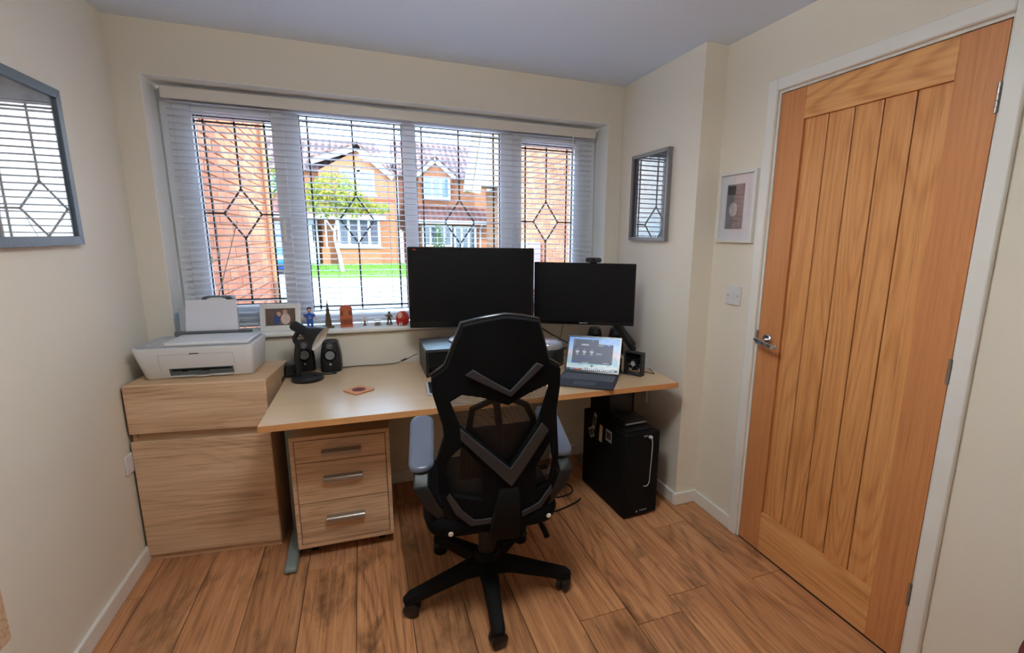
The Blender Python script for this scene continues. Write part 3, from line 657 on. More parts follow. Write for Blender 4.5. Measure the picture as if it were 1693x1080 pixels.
# boxes on the tower
rt_ = thing('router', 'flat black device at the front on top of the tower', 'router', (2.195, -0.635, TH + 0.0065), 3.5)
B(-0.07, 0.07, -0.06, 0.06, 0, 0.032).build('case', M['black'], rt_, bevel=0.005)
B(-0.06, 0.06, -0.0615, -0.0602, 0.012, 0.020).build('port_strip', M['pgrey'], rt_)
dkst = thing('docking_box', 'square black box at the back on top of the tower', 'box', (2.190, -0.465, TH + 0.0065), 3.5)
B(-0.088, 0.088, -0.075, 0.10, 0, 0.15).build('case', M['blackm'], dkst, bevel=0.006)
B(-0.07, 0.07, -0.077, -0.0752, 0.02, 0.13).build('grille', M['black'], dkst, bevel=0.002)
# extension lead under the desk
ps = thing('power_strip', 'white extension lead socket on the floor behind the chair', 'power strip', (1.80, -0.20, 0), 12)
B(-0.13, 0.13, -0.03, 0.03, 0, 0.035).build('body', M['white'], ps, bevel=0.006)
for i in range(4): B(-0.115 + 0.06 * i, -0.07 + 0.06 * i, -0.02, 0.02, 0.0352, 0.05).build('plug', M['black'], ps, bevel=0.004)
random.seed(3)
for k, (lab, pts) in enumerate((
    ('black power cable looped on the floor by the tower', [(1.74, -0.36, 0.006), (1.84, -0.47, 0.006), (1.95, -0.46, 0.006), (1.975, -0.38, 0.006), (1.92, -0.33, 0.006), (1.84, -0.37, 0.006)]),
    ('thick black cable lying behind the chair towards the tower', [(1.56, -0.50, 0.006), (1.68, -0.58, 0.006), (1.80, -0.60, 0.006), (1.93, -0.56, 0.006), (1.975, -0.53, 0.006)]),
    ('thin black cable trailing under the desk to the skirting', [(1.45, -0.12, 0.008), (1.52, -0.26, 0.006), (1.60, -0.32, 0.006), (1.66, -0.26, 0.006)]))):
    tag(MB().tube(smoothpts(pts, 6), 0.0045 if k < 2 else 0.003, 8).build('power_cable', M['cable'], smooth=True), lab, 'cable')

# ---- printer
pr_ = thing('printer', 'white inkjet printer with paper on the cabinet', 'printer', (0.262, -0.180, 0.7885), -4.0)
def ring(x0, x1, y0, y1, z, r): return [(a, b, z) for a, b in rrect(x0, x1, y0, y1, r, 5)]
secs = [ring(-.185, .205, -.115, .10, 0.0, .02), ring(-.19, .21, -.12, .105, 0.006, .022), ring(-.218, .222, -.148, .115, 0.132, .03), ring(-.216, .220, -.146, .113, 0.138, .03)]
pb = MB(); vs = sum(secs, []); n = len(secs[0])
pb.add(vs, [(i * n + j, i * n + (j + 1) % n, (i + 1) * n + (j + 1) % n, (i + 1) * n + j) for i in range(3) for j in range(n)] + [tuple(range(n - 1, -1, -1)), tuple(3 * n + j for j in range(n))])
pb.build('body', M['white'], pr_, smooth=True, angle=50)
MB().prism(rrect(-.205, .21, -.14, .105, .024), XY, 0.1382, 0.143).build('control_deck', M['pgrey'], pr_, bevel=0.001)
lid = MB().prism(rrect(-.105, .208, -.135, .06, .014), XY, 0.1435, 0.156).build('scanner_lid', M['whitegl'], pr_, bevel=0.003)
B(-0.14, 0.17, 0.075, 0.1, 0.143, 0.165).build('paper_guide', M['dgrey'], pr_, bevel=0.004)
for k in range(4): MB().cyl((-.17 + 0.004 * k, -.09 + .035 * k, .1431), (-.17 + .004 * k, -.09 + .035 * k, .1442), 0.006, n=14).build('button', M['white'], pr_)
MB().lathe([(0.0, 0.1561), (0.014, 0.1561), (0.014, 0.1565), (0, 0.1565)], (0.05, -0.04, 0), 28).build('logo_disc', M['pgrey'], lid)
text('logo_text', 'hp', 0.02, M['whitegl'], lid, (0.05, -0.04, 0.1567), (0, 0, 0))
# front flap outline + output slot (on the sloping front face: y = -.12 - .222*(z-.006))
def fy(z): return -0.12 - 0.222 * (z - 0.006)
def fquad(mb, x0, x1, z0, z1, d0, d1): mb.add([(x, fy(z) - d, z) for d in (d0, d1) for x, z in ((x0, z0), (x1, z0), (x1, z1), (x0, z1))], [(0, 3, 2, 1), (4, 5, 6, 7), (0, 1, 5, 4), (1, 2, 6, 5), (2, 3, 7, 6), (3, 0, 4, 7)])
g = MB(); fquad(g, -.125, .148, .108, .1095, -.002, .0004); fquad(g, -.125, -.1235, .03, .1095, -.002, .0004); fquad(g, .1465, .148, .012, .1095, -.002, .0004); g.build('seam', M['pgrey'], pr_)
g = MB(); fquad(g, -.012, .022, .1085, .1125, -.002, .0008); g.build('latch', M['blackm'], pr_)
g = MB(); fquad(g, -.095, .140, .012, .046, -.003, .0006); slot = g.build('output_slot', M['dgrey'], pr_)
g = MB(); fquad(g, -.085, .132, .034, .042, .0007, .0012); fquad(g, .02, .05, .031, .035, .0007, .0012); fquad(g, -.05, -.03, .030, .035, .0007, .0012); g.build('rollers', M['blackm'], slot)
g = MB(); fquad(g, -.095, .140, .010, .0135, .0007, .008); fquad(g, .0, .05, .006, .0135, .0007, .008); g.build('output_lip', M['white'], slot)
pp = MB(); q = [(-0.10, 0.090), (0.112, 0.090), (0.112, 0.245), (0.065, 0.245), (0.045, 0.256), (-0.015, 0.256), (-0.035, 0.247), (-0.10, 0.247)]
pp = MB(); a0 = Vector((0, 0.072, 0.150))
def pf(a, b, c): return (a, 0.088 + 0.10 * b + c, 0.150 + b)
MB().prism([(-0.098, 0.0), (0.112, 0.0), (0.112, 0.156), (-0.09, 0.158)], pf, 0.0, 0.002).build('paper_sheet', M['paper'], pr_)
MB().prism([(-0.02, 0.10), (0.08, 0.10), (0.07, 0.16), (0.05, 0.166), (0.012, 0.166), (-0.008, 0.16)], pf, 0.003, 0.006).build('paper_support', M['white'], pr_, bevel=0.001)
MB().prism([(-0.122, 0.0), (0.115, 0.0), (0.115, 0.118), (-0.122, 0.118)], pf, 0.0065, 0.010).build('paper_tray', M['pgrey'], pr_, bevel=0.001)

# ================================================================== THINGS ON THE DESK
ZD = DH
# ---- gooseneck lamp
lp = thing('desk_lamp', 'black bendy desk lamp with cone shade at the desk corner', 'lamp', (0.668, -0.237, ZD), 0)
MB().lathe([(0.0, 0), (0.068, 0), (0.070, 0.004), (0.070, 0.014), (0.062, 0.022), (0.0, 0.024)], (0, 0, 0), 36).build('base', M['black'], lp, smooth=True)
MB().box(0.028, 0.042, -0.02, -0.004, 0.021, 0.029).build('switch', M['blackg'], lp, bevel=0.002)
MB().tube(smoothpts([(-0.035, 0, 0.02), (-0.037, 0, 0.09), (-0.028, 0, 0.16), (-0.040, 0, 0.20), (-0.022, -0.004, 0.236)], 6), 0.0105, 12).build('neck', M['black'], lp, smooth=True)
sdv = Vector((0.80, -0.30, -0.46)).normalized(); s0_ = Vector((-0.047, -0.0, 0.270))
sh = MB().lathe([(0.0, 0.0), (0.018, 0.001), (0.023, 0.010), (0.023, 0.070), (0.028, 0.078), (0.040, 0.098), (0.062, 0.138), (0.0635, 0.142), (0.0615, 0.142), (0.036, 0.100), (0.024, 0.08), (0.0, 0.079)], s0_, 36, sdv)
shd = sh.build('shade', M['black'], lp, smooth=True)
MB().lathe([(0.0, 0.0795), (0.0235, 0.0805), (0.0355, 0.1005), (0.0608, 0.1418), (0.0598, 0.1418), (0.034, 0.1015), (0.022, 0.0825), (0.0, 0.081)], s0_, 36, sdv).build('shade_lining', M['wframe'], shd, smooth=True)
MB().lathe([(0.0, 0.082), (0.012, 0.083), (0.014, 0.095), (0.024, 0.112), (0.022, 0.125), (0.0, 0.132)], s0_, 20, sdv).build('bulb', M['whitegl'], shd, smooth=True)
# ---- four speakers
def speaker(name, label, loc, rz, s=1.0):
    t = thing(name, label, 'speaker', loc, rz, 'small black computer speakers')
    def prof(z): return 0.048 * s * (1 - 0.38 * max(0, (z - 0.03) / 0.13) ** 2.2)
    zs = [0, 0.004, 0.03, 0.06, 0.09, 0.115, 0.135, 0.148, 0.154]; sec = []
    for i, z in enumerate(zs):
        hw = prof(z); k = 0.92 if i == 0 else 1.0; kk = 0.75 if i == len(zs) - 1 else 1.0
        sec.append([(a, b, z * s) for a, b in rrect(-hw * k * kk, hw * k * kk, -0.045 * s * kk + 0.10 * s * z, 0.05 * s * kk, 0.018 * s * kk, 4)])
    n = len(sec[0]); vs = sum(sec, [])
    MB().add(vs, [(i * n + j, i * n + (j + 1) % n, (i + 1) * n + (j + 1) % n, (i + 1) * n + j) for i in range(len(zs) - 1) for j in range(n)] + [tuple(range(n - 1, -1, -1)), tuple((len(zs) - 1) * n + j for j in range(n))]).build('cabinet', M['black'], t, smooth=True, angle=50)
    ax = Vector((0, -1, 0.10)).normalized()
    MB().lathe([(0.0, -0.004), (0.030 * s, -0.004), (0.031 * s, 0.003), (0.027 * s, 0.004), (0.024 * s, 0.001), (0.0, 0.001)], (0, -0.0385 * s, 0.085 * s), 28, ax).build('surround', M['blackg'], t, smooth=True)
    MB().lathe([(0.0, 0.0015), (0.022 * s, 0.0018), (0.021 * s, 0.003), (0.010 * s, -0.0005), (0.009 * s, 0.0045), (0.0, 0.006)], (0, -0.0385 * s, 0.085 * s), 28, ax).build('cone', M['grey'], t, smooth=True)
    MB().lathe([(0.0, -0.004), (0.015 * s, -0.004), (0.016 * s, 0.002), (0.012 * s, 0.003), (0.008 * s, 0.0), (0.0, 0.003)], (0, -0.0335 * s, 0.132 * s), 24, ax).build('tweeter', M['dgrey'], t, smooth=True)
    if s == 1.0: MB().lathe([(0.0, 0), (0.0045, 0), (0.0045, 0.0012), (0, 0.0012)], (0, -0.0432, 0.040), 14, ax).build('logo', M['white'], t)
    return t
speaker('computer_speaker', 'black speaker beside the lamp shade, fully in view', (0.766, -0.085, ZD), -4)
speaker('computer_speaker', 'black speaker half hidden behind the lamp neck', (0.640, -0.040, ZD), 6)
speaker('computer_speaker', 'small black speaker behind the laptop, nearer the window', (2.225, -0.14, ZD), -20, 0.98)
speaker('computer_speaker', 'small black speaker behind the laptop, beside the monitor arm', (2.335, -0.20, ZD), -28, 0.98)
# ---- power adaptor
pa = thing('power_adapter', 'black plug-in power adapter box behind the lamp base', 'adapter', (0.600, -0.135, ZD), 6)
B(-0.036, 0.036, -0.032, 0.032, 0, 0.062).build('case', M['black'], pa, bevel=0.004)
B(-0.022, 0.022, -0.02, 0.02, 0.0622, 0.066).build('top_plate', M['dgrey'], pa, bevel=0.001)
# ---- cables
def cable(label, pts, r=0.0022, ma='cable'): return tag(MB().tube(smoothpts(pts, 6), r, 7).build('desk_cable', M[ma], smooth=True), label, 'cable')
z = ZD + 0.0032
cable('black cable looped between the lamp and the two left speakers', [(0.66, -0.12, z), (0.72, -0.15, z), (0.76, -0.145, z), (0.79, -0.165, z), (0.75, -0.175, z), (0.70, -0.16, z), (0.665, -0.13, z)], 0.0028)
cable('black cable hanging over the desk corner beside the cabinet', [(0.610, -0.19, ZD + .02), (0.585, -0.20, ZD + .025), (0.5615, -0.195, ZD + .012), (0.5485, -0.19, ZD - .03), (0.546, -0.19, ZD - .12)], 0.003)
cable('long thin black cable along the back of the desk to the monitor stand', [(0.81, -0.07, z), (0.90, -0.055, z), (0.98, -0.07, z), (1.06, -0.065, z), (1.12, -0.05, ZD + .012), (1.16, -0.048, ZD + .03), (1.193, -0.05, ZD + .045)], 0.0022)
MBc = MB().tube([(1.105, -0.056, ZD + .012), (1.12, -0.052, ZD + .016), (1.135, -0.048, ZD + .022)], [0.004, 0.006, 0.004], 8).build('cable_joint', M['cable'], smooth=True); tag(MBc, 'small black in-line plug in the cable by the monitor stand', 'cable plug')
cable('black cable drooping from the right-hand monitor towards the laptop', [(1.86, -0.16, 0.90), (1.92, -0.18, 0.86), (1.99, -0.25, 0.82), (2.03, -0.31, 0.795)], 0.004)
cable('thin black cable rising straight up behind the left of the laptop', [(1.955, -0.20, ZD + .06), (1.99, -0.17, 0.84), (2.02, -0.14, 0.93)], 0.002)
cable('lower of the two loose black cables left of the laptop', [(1.93, -0.20, ZD + .015), (2.02, -0.24, ZD + .022), (2.10, -0.22, ZD + .01)], 0.003)
cable('upper of the two loose black cables left of the laptop', [(1.93, -0.16, ZD + .04), (2.02, -0.19, ZD + .05), (2.10, -0.16, ZD + .03)], 0.003)
cable('thin black cable trailing from the fan box to the right desk edge', [(2.250, -0.61, ZD + .03), (2.275, -0.62, z), (2.30, -0.68, z), (2.315, -0.64, z), (2.33, -0.60, z), (2.335, -0.585, z)], 0.0022)
cable('black cable curling round the left foot of the fan box', [(2.165, -0.55, z), (2.150, -0.60, z), (2.165, -0.645, z), (2.2, -0.665, z)], 0.0028)
# ---- coaster
co = thing('coaster', 'square tan leather coaster on the bare desk', 'coaster', (0.894, -0.488, ZD), 38)
MB().prism(rrect(-0.048, 0.048, -0.048, 0.048, 0.008, 4), XY, 0.0, 0.006).build('pad', mat('tan_leather', (196, 132, 88), 0.6, var=0.1, vscale=60), co, bevel=0.0015)
text('print', 'hello\ncoffee', 0.018, M['terrad'], co, (0, 0, 0.0062), (0, 0, R(-35)), 0.0002) if False else MB().lathe([(0.026, 0.0061), (0.029, 0.0061), (0.029, 0.0065), (0.026, 0.0065)], (0, 0, 0), 28).box(-0.02, 0.02, -0.005, 0.0, 0.0061, 0.0065).box(-0.016, 0.016, 0.005, 0.009, 0.0061, 0.0065).box(-0.014, 0.014, -0.014, -0.010, 0.0061, 0.0065).build('print', M['terrad'], co)
# ---- monitor stand (riser)
rs = thing('monitor_stand', 'low black monitor stand box with open front on the desk', 'monitor stand', (1.200, -0.382, ZD), 0)
RW, RD, RH = 0.56, 0.285, 0.138
B(0, RW, 0, RD, RH - 0.014, RH).build('top', mat('dark_woodgrain_laminate', (52, 52, 58), 0.25, spec=0.7), rs, bevel=0.001)
B(0, 0.014, 0, RD, 0, RH - 0.0142).build('side', M['black'], rs); B(RW - 0.014, RW, 0, RD, 0, RH - 0.0142).build('side', M['black'], rs)
B(0.0145, RW - 0.0145, RD - 0.01, RD, 0, RH - 0.0142).build('back', M['black'], rs)
B(0.0145, RW - 0.0145, 0.01, RD - 0.0105, 0.05, 0.058).build('shelf', M['black'], rs)
B(0.0145, RW - 0.0145, 0.006, 0.014, 0.06, RH - 0.0146).build('drawer_front', M['blackm'], rs)
tag(B(1.235, 1.44, -0.35, -0.18, ZD + 0.0005, ZD + 0.012).build('notepad', M['paper'], bevel=0.001), 'white notepad lying inside the low monitor stand', 'notepad')
# ---- main monitor
m1 = thing('monitor', 'large black monitor on the low stand, left of the pair', 'monitor', (1.460, -0.2576, ZD + RH), -10.5, 'two black monitors')
z0 = ZD + RH
MB().lathe([(0.0, 0.0005), (0.125, 0.0005), (0.128, 0.006), (0.120, 0.012), (0.0, 0.016)], (0, 0.05, 0), 44).build('base', mat('silver_white_base', (214, 218, 224), 0.25), m1, smooth=True)
MB().tube([(0, 0.06, 0.012), (0, 0.065, 0.06), (0, 0.06, 0.16)], [0.03, 0.024, 0.028], 16).build('neck', M['blackg'], m1, smooth=True)
HW = 0.317; zb_, zt_ = 0.937 - z0, 1.3445 - z0
MB().prism(rrect(-HW, HW, zb_, zt_, 0.006, 3), XZ, 0.0, 0.022).build('bezel', M['blackg'], m1, bevel=0.002)
MB().prism(rrect(-HW + 0.10, HW - 0.10, zb_ + 0.05, zt_ - 0.05, 0.02, 3), XZ, 0.0225, 0.055).build('rear_housing', M['blackm'], m1, bevel=0.008)
B(-HW + 0.014, HW - 0.014, -0.0008, -0.0001, zb_ + 0.032, zt_ - 0.014).build('screen', M['screen'], m1)
text('brand_text', 'ViewSonic', 0.011, M['pgrey'], m1, (0, -0.0009, zb_ + 0.018), (R(90), 0, 0))
MB().obox((-HW + 0.035, -0.001, zt_ - 0.012), (0.008, 0, 0), (0, 0.0003, 0), (0, 0, 0.003)).build('badge', M['red'], m1)
# ---- second monitor on an arm
m2 = thing('monitor', 'smaller black monitor on an arm, right of the pair', 'monitor', (2.036, -0.375, 1.105), -27.6, 'two black monitors')
HW2 = 0.270
MB().prism(rrect(-HW2, HW2, -0.166, 0.166, 0.004, 3), XZ, 0.0, 0.014).build('bezel', M['blackg'], m2, bevel=0.0015)
B(-HW2 + 0.006, HW2 - 0.006, -0.0008, -0.0001, -0.148, 0.160).build('screen', M['screen'], m2)
MB().prism(rrect(-0.16, 0.16, -0.14, 0.06, 0.02, 3), XZ, 0.0145, 0.04).build('rear_housing', M['blackm'], m2, bevel=0.008)
B(-0.022, 0.022, -0.0012, -0.0001, -0.1585, -0.1545).build('badge', M['pgrey'], m2)
arm = thing('articulated_monitor_mount', 'black jointed monitor arm clamped behind the laptop', 'monitor arm', (2.325, -0.42, ZD), 0)
MB().cyl((0, 0, 0), (0, 0, 0.012), 0.045, n=28).cyl((0, 0, 0.012), (0, 0, 0.09), 0.017).build('base_post', M['black'], arm, bevel=0.003)
def beam(mb, a, b, w, h):
    a = Vector(a); b = Vector(b); d = (b - a); u = d.normalized(); s = u.cross(Vector((0, 0, 1))).normalized(); t = s.cross(u)
    mb.obox((a + b) / 2, u * (d.length / 2), s * w, t * h); return mb
beam(MB(), (0.0, 0.0, 0.085), (-0.085, 0.11, 0.245), 0.022, 0.021).build('lower_arm', M['black'], arm, bevel=0.012, seg=3)
beam(MB(), (-0.085, 0.11, 0.245), (-0.20, 0.12, 0.37), 0.018, 0.018).build('upper_arm', M['black'], arm, bevel=0.01, seg=3)
MB().obox((-0.235, 0.101, 0.385), Vector((0.886, -0.463, 0)) * 0.045, Vector((0.463, 0.886, 0)) * 0.007, (0, 0, 0.045)).build('mount_plate', M['blackm'], arm, bevel=0.003)
# ---- webcam
wc = thing('webcam', 'black webcam clipped on the smaller monitor', 'webcam', (2.078, -0.392, 1.2715), -27.6)
MB().prism(rrect(-0.042, 0.042, 0.003, 0.028, 0.011, 5), XZ, -0.016, 0.012).build('body', M['black'], wc, bevel=0.004)
MB().lathe([(0.0, 0), (0.009, 0), (0.009, 0.003), (0.006, 0.003), (0.0, 0.0015)], (0, -0.0162, 0.0155), 20, (0, -1, 0)).build('lens', M['blackg'], wc, smooth=True)
MB().box(-0.018, 0.018, -0.004, 0.018, 0.0003, 0.0032).box(-0.018, 0.018, 0.0185, 0.0215, -0.03, 0.003).build('clip', M['blackm'], wc)
# ---- drum-shaped speaker/charger with silver lid
dr_ = thing('smart_speaker', 'round black speaker drum with a silver top beside the stand', 'speaker', (1.853, -0.315, ZD), 0)
MB().lathe([(0.0, 0), (0.086, 0), (0.09, 0.006), (0.09, 0.092), (0.088, 0.096), (0.0, 0.096)], (0, 0, 0), 40).build('drum', M['black'], dr_, smooth=True)
MB().lathe([(0.0, 0.0965), (0.087, 0.0965), (0.088, 0.112), (0.082, 0.124), (0.05, 0.134), (0.0, 0.137)], (0, 0, 0), 40).build('lid', mat('satin_silver', (188, 192, 200), 0.22, metal=0.6), dr_, smooth=True)
# ---- keyboard edge on the desk
kb = thing('keyboard', 'slim silver keyboard on the desk behind the chair', 'keyboard', (1.39, -0.60, ZD), -3)
MB().prism([(-0.075, 0.001), (-0.075, 0.010), (0.075, 0.018), (0.075, 0.001)], lambda a, b, c: (c, a, b), -0.215, 0.215).build('tray', M['pgrey'], kb, bevel=0.002)
kk = MB()
for r_ in range(5):
    for c_ in range(15):
        x0, y0 = -0.205 + c_ * 0.0275, -0.066 + r_ * 0.0275; zz = 0.0105 + (y0 + 0.075) * 0.053
        kk.box(x0, x0 + 0.024, y0, y0 + 0.024, zz, zz + 0.004)
kk.build('keys', M['black'], kb)
# ---- laptop
lt = thing('laptop', 'open black laptop showing windows on its lit screen', 'laptop', (2.097, -0.678, ZD), math.degrees(math.atan2(0.21, 0.15)) - 90)
# local: x right along the hinge, y forward (away from the user), hinge right end at the origin
LW, LD = 0.280, 0.225
MB().prism(rrect(-LW, 0, -LD - 0.0, 0.0, 0.006, 4), XY, 0.002, 0.012).build('keyboard_base', mat('charcoal_keyboard_cover', (44, 46, 56), 0.55), lt, bevel=0.0015)
kk = MB()
for r_ in range(6):
    for c_ in range(14):
        x0 = -LW + 0.012 + c_ * 0.0184; y0 = -0.018 - r_ * 0.0185
        kk.box(x0, x0 + 0.0155, y0 - 0.0155, y0, 0.0121, 0.0134)
kk.build('keys', mat('key_caps', (74, 78, 90), 0.35), lt)
B(-LW * .5 - 0.052, -LW * .5 + 0.052, -LD + 0.016, -LD + 0.078, 0.0121, 0.0126).build('touchpad', mat('touchpad_grey', (60, 62, 70), 0.4), lt)
ta = R(28); LH = 0.192
def sf(a, b, c): return (a, math.sin(ta) * b + math.cos(ta) * c, 0.0145 + math.cos(ta) * b - math.sin(ta) * c)
disp = MB().prism(rrect(-LW, 0, 0, LH, 0.006, 4), sf, 0.0, 0.008).build('display', M['blackg'], lt, bevel=0.001)
MB().prism([(-LW * .8, LH * .55), (-LW * .2, LH * .55), (-LW * .2, LH * .60), (-LW * .8, LH * .60)], sf, 0.0085, 0.011).build('kickstand', M['grey'], disp) if False else None
E_ = 0.42
def lit(name, col, e=E_): return mat(name, col, 0.4, emit=e)
wm, t, b_ = newmat('lit_wallpaper')
tc = N(t, 'ShaderNodeTexCoord'); sp_ = N(t, 'ShaderNodeSeparateXYZ'); t.links.new(tc.outputs['Object'], sp_.inputs[0])
rp = N(t, 'ShaderNodeValToRGB'); mr = N(t, 'ShaderNodeMapRange'); mr.inputs[1].default_value = 0.02; mr.inputs[2].default_value = 0.18
t.links.new(sp_.outputs['Z'], mr.inputs[0])
nz_ = N(t, 'ShaderNodeTexNoise', Scale=38.0, Detail=4.0); t.links.new(tc.outputs['Object'], nz_.inputs['Vector'])
mm = N(t, 'ShaderNodeMath', operation='MULTIPLY_ADD'); mm.inputs[1].default_value = 0.35; t.links.new(nz_.outputs['Fac'], mm.inputs[0])
sb = N(t, 'ShaderNodeMath', operation='SUBTRACT'); sb.inputs[1].default_value = 0.17; t.links.new(mr.outputs[0], sb.inputs[0]); t.links.new(sb.outputs[0], mm.inputs[2])
t.links.new(mm.outputs[0], rp.inputs[0]); e = rp.color_ramp.elements
e[0].position = 0.0; e[0].color = lin((60, 128, 168)); e[1].position = 1.0; e[1].color = lin((92, 140, 205))
for p_, c_ in ((0.12, (190, 196, 196)), (0.24, (120, 170, 190)), (0.40, (150, 160, 170)), (0.52, (196, 168, 180)), (0.68, (150, 180, 216))):
    q = e.new(p_); q.color = lin(c_)
t.links.new(rp.outputs[0], b_.inputs['Base Color']); t.links.new(rp.outputs[0], b_.inputs['Emission Color']); b_.inputs['Emission Strength'].default_value = E_; b_.inputs['Roughness'].default_value = 0.3
MB().prism([(-LW + 0.010, 0.010), (-0.010, 0.010), (-0.010, LH - 0.010), (-LW + 0.010, LH - 0.010)], sf, -0.0006, -0.0001).build('screen', wm, disp)
Z_ = lambda x0, x1, z0, z1, d=0.0008: MB().prism([(x0, z0), (x1, z0), (x1, z1), (x0, z1)], sf, -d - 0.0003, -d)
winm = lit('lit_dark_window', (56, 62, 84)); ltx = lit('lit_grey_text', (196, 198, 206)); lbl = lit('lit_blue_bar', (58, 60, 200)); lnav = lit('lit_navy', (44, 44, 96)); lsk = lit('lit_slate_field', (120, 132, 160))
wA = Z_(-0.247, -0.040, 0.045, 0.150).build('app_window', winm, disp)
Z_(-0.247, -0.117, 0.150, 0.172).build('app_window', winm, disp)
g = Z_(-0.205, -0.165, 0.140, 0.1425, 0.0013); g.add(*[(lambda q: (q.v, q.f))(Z_(-0.203, -0.167, 0.1445, 0.147, 0.0013))][0])
for x in (-0.222, -0.186, -0.148):
    for dz_, hw in ((0.118, 0.002), (0.109, 0.010), (0.1045, 0.009), (0.100, 0.006), (0.0915, 0.006)):
        q = Z_(x - hw, x + hw, dz_ - 0.0014, dz_ + 0.0014, 0.0013); g.add(q.v, q.f)
for zz in (0.164, 0.156, 0.148, 0.140):
    q = Z_(-0.2415, -0.239, zz - 0.001, zz + 0.001, 0.0013); g.add(q.v, q.f)
for x0, x1, zz in ((-0.118, -0.088, 0.143), (-0.070, -0.058, 0.146), (-0.085, -0.055, 0.052), (-0.190, -0.160, 0.049), (-0.150, -0.145, 0.167)):
    q = Z_(x0, x1, zz - 0.001, zz + 0.001, 0.0013); g.add(q.v, q.f)
g.build('window_text', ltx, wA)
Z_(-0.080, -0.062, 0.139, 0.1435, 0.0013).build('button', lbl, wA); Z_(-0.238, -0.222, 0.050, 0.054, 0.0013).build('button', lbl, wA)
Z_(-0.124, -0.094, 0.094, 0.103, 0.0013).build('text_field', lsk, wA); Z_(-0.215, -0.135, 0.066, 0.074, 0.0013).build('banner', lnav, wA)
tb = Z_(-LW + 0.010, -0.010, 0.010, 0.0185).build('taskbar', lit('lit_taskbar', (40, 44, 64)), disp)
cols = [(80, 170, 240), (90, 150, 210), (230, 110, 80), (230, 120, 60), (210, 70, 60), (200, 90, 80)] + [(230, 232, 238)] * 16
for i, c_ in enumerate(cols):
    x = -LW + 0.032 + i * 0.0102; Z_(x, x + (0.005 if i % 3 else 0.0065), 0.0125, 0.0165, 0.0013).build('taskbar_icon', bpy.data.materials.get('lit_icon_%d%d%d' % c_) or lit('lit_icon_%d%d%d' % c_, c_, 0.8), tb)
Z_(-0.145, -0.135, 0.028, 0.040, 0.0013).build('tree_picture', lit('lit_green', (60, 110, 70)), disp)
# ---- open-frame fan box
fb = thing('cooling_fan', 'black square desk fan box standing right of the laptop', 'fan', (2.199, -0.651, ZD), -60)
fr_ = MB(); s_, dp_ = 0.050, 0.020
fr_.box(-s_, s_, -dp_, dp_, 0.0, 0.008).box(-s_, s_, -dp_, dp_, 0.112, 0.120).box(-s_, -s_ + 0.008, -dp_, dp_, 0.008, 0.112).box(s_ - 0.008, s_, -dp_, dp_, 0.008, 0.112)
fr_.build('frame', M['black'], fb, bevel=0.002)
B(-s_ + 0.0085, s_ - 0.0085, dp_ - 0.004, dp_ - 0.001, 0.052, 0.1115).build('back_plate', M['blackm'], fb)
rg = MB()
for r_ in (0.016, 0.026, 0.034, 0.041):
    rg.tube([(r_ * math.cos(2 * math.pi * k / 28), -dp_ + 0.003, 0.06 + r_ * math.sin(2 * math.pi * k / 28)) for k in range(29)], 0.0012, 5, False)
for k in range(4):
    a = R(45 + 90 * k); rg.tube([(0.012 * math.cos(a), -dp_ + 0.003, 0.06 + 0.012 * math.sin(a)), (0.058 * math.cos(a), -dp_ + 0.003, 0.06 + 0.058 * math.sin(a))], 0.0022, 6)
rg.build('grille', M['blackm'], fb)
MB().cyl((0, -0.012, 0.06), (0, 0.012, 0.06), 0.02, n=24).build('hub', M['black'], fb, bevel=0.002)
MB().lathe([(0, 0), (0.014, 0), (0.014, 0.0008), (0, 0.0008)], (0, -0.0122, 0.06), 20, (0, -1, 0)).build('label', M['stick'], fb)
for k in range(7):
    a = R(360 / 7 * k); c, s = math.cos(a), math.sin(a); c2, s2 = math.cos(a + 0.55), math.sin(a + 0.55)
    MB().add([(0.02 * c, -0.008, .06 + 0.02 * s), (0.039 * c, -0.010, .06 + 0.039 * s), (0.039 * c2, 0.010, .06 + 0.039 * s2), (0.02 * c2, 0.008, .06 + 0.02 * s2), (0.02 * c, -0.006, .06 + 0.02 * s), (0.039 * c, -0.008, .06 + 0.039 * s), (0.039 * c2, 0.012, .06 + 0.039 * s2), (0.02 * c2, 0.010, .06 + 0.02 * s2)],
             [(0, 1, 2, 3), (7, 6, 5, 4), (0, 4, 5, 1), (1, 5, 6, 2), (2, 6, 7, 3), (3, 7, 4, 0)]).build('blade', M['blackg'], fb)
hx_ = thing('charging_stand', 'small black stand with two white dots beside the fan box', 'charger', (2.148, -0.585, ZD), -42)
MB().box(-0.018, 0.018, -0.02, 0.02, 0, 0.006).box(-0.012, 0.012, -0.006, 0.010, 0.006, 0.075).build('body', M['black'], hx_, bevel=0.003)
for x in (-0.006, 0.006): MB().cyl((x, -0.0062, 0.045), (x, -0.0075, 0.045), 0.0025, n=10).build('contact', M['white'], hx_)

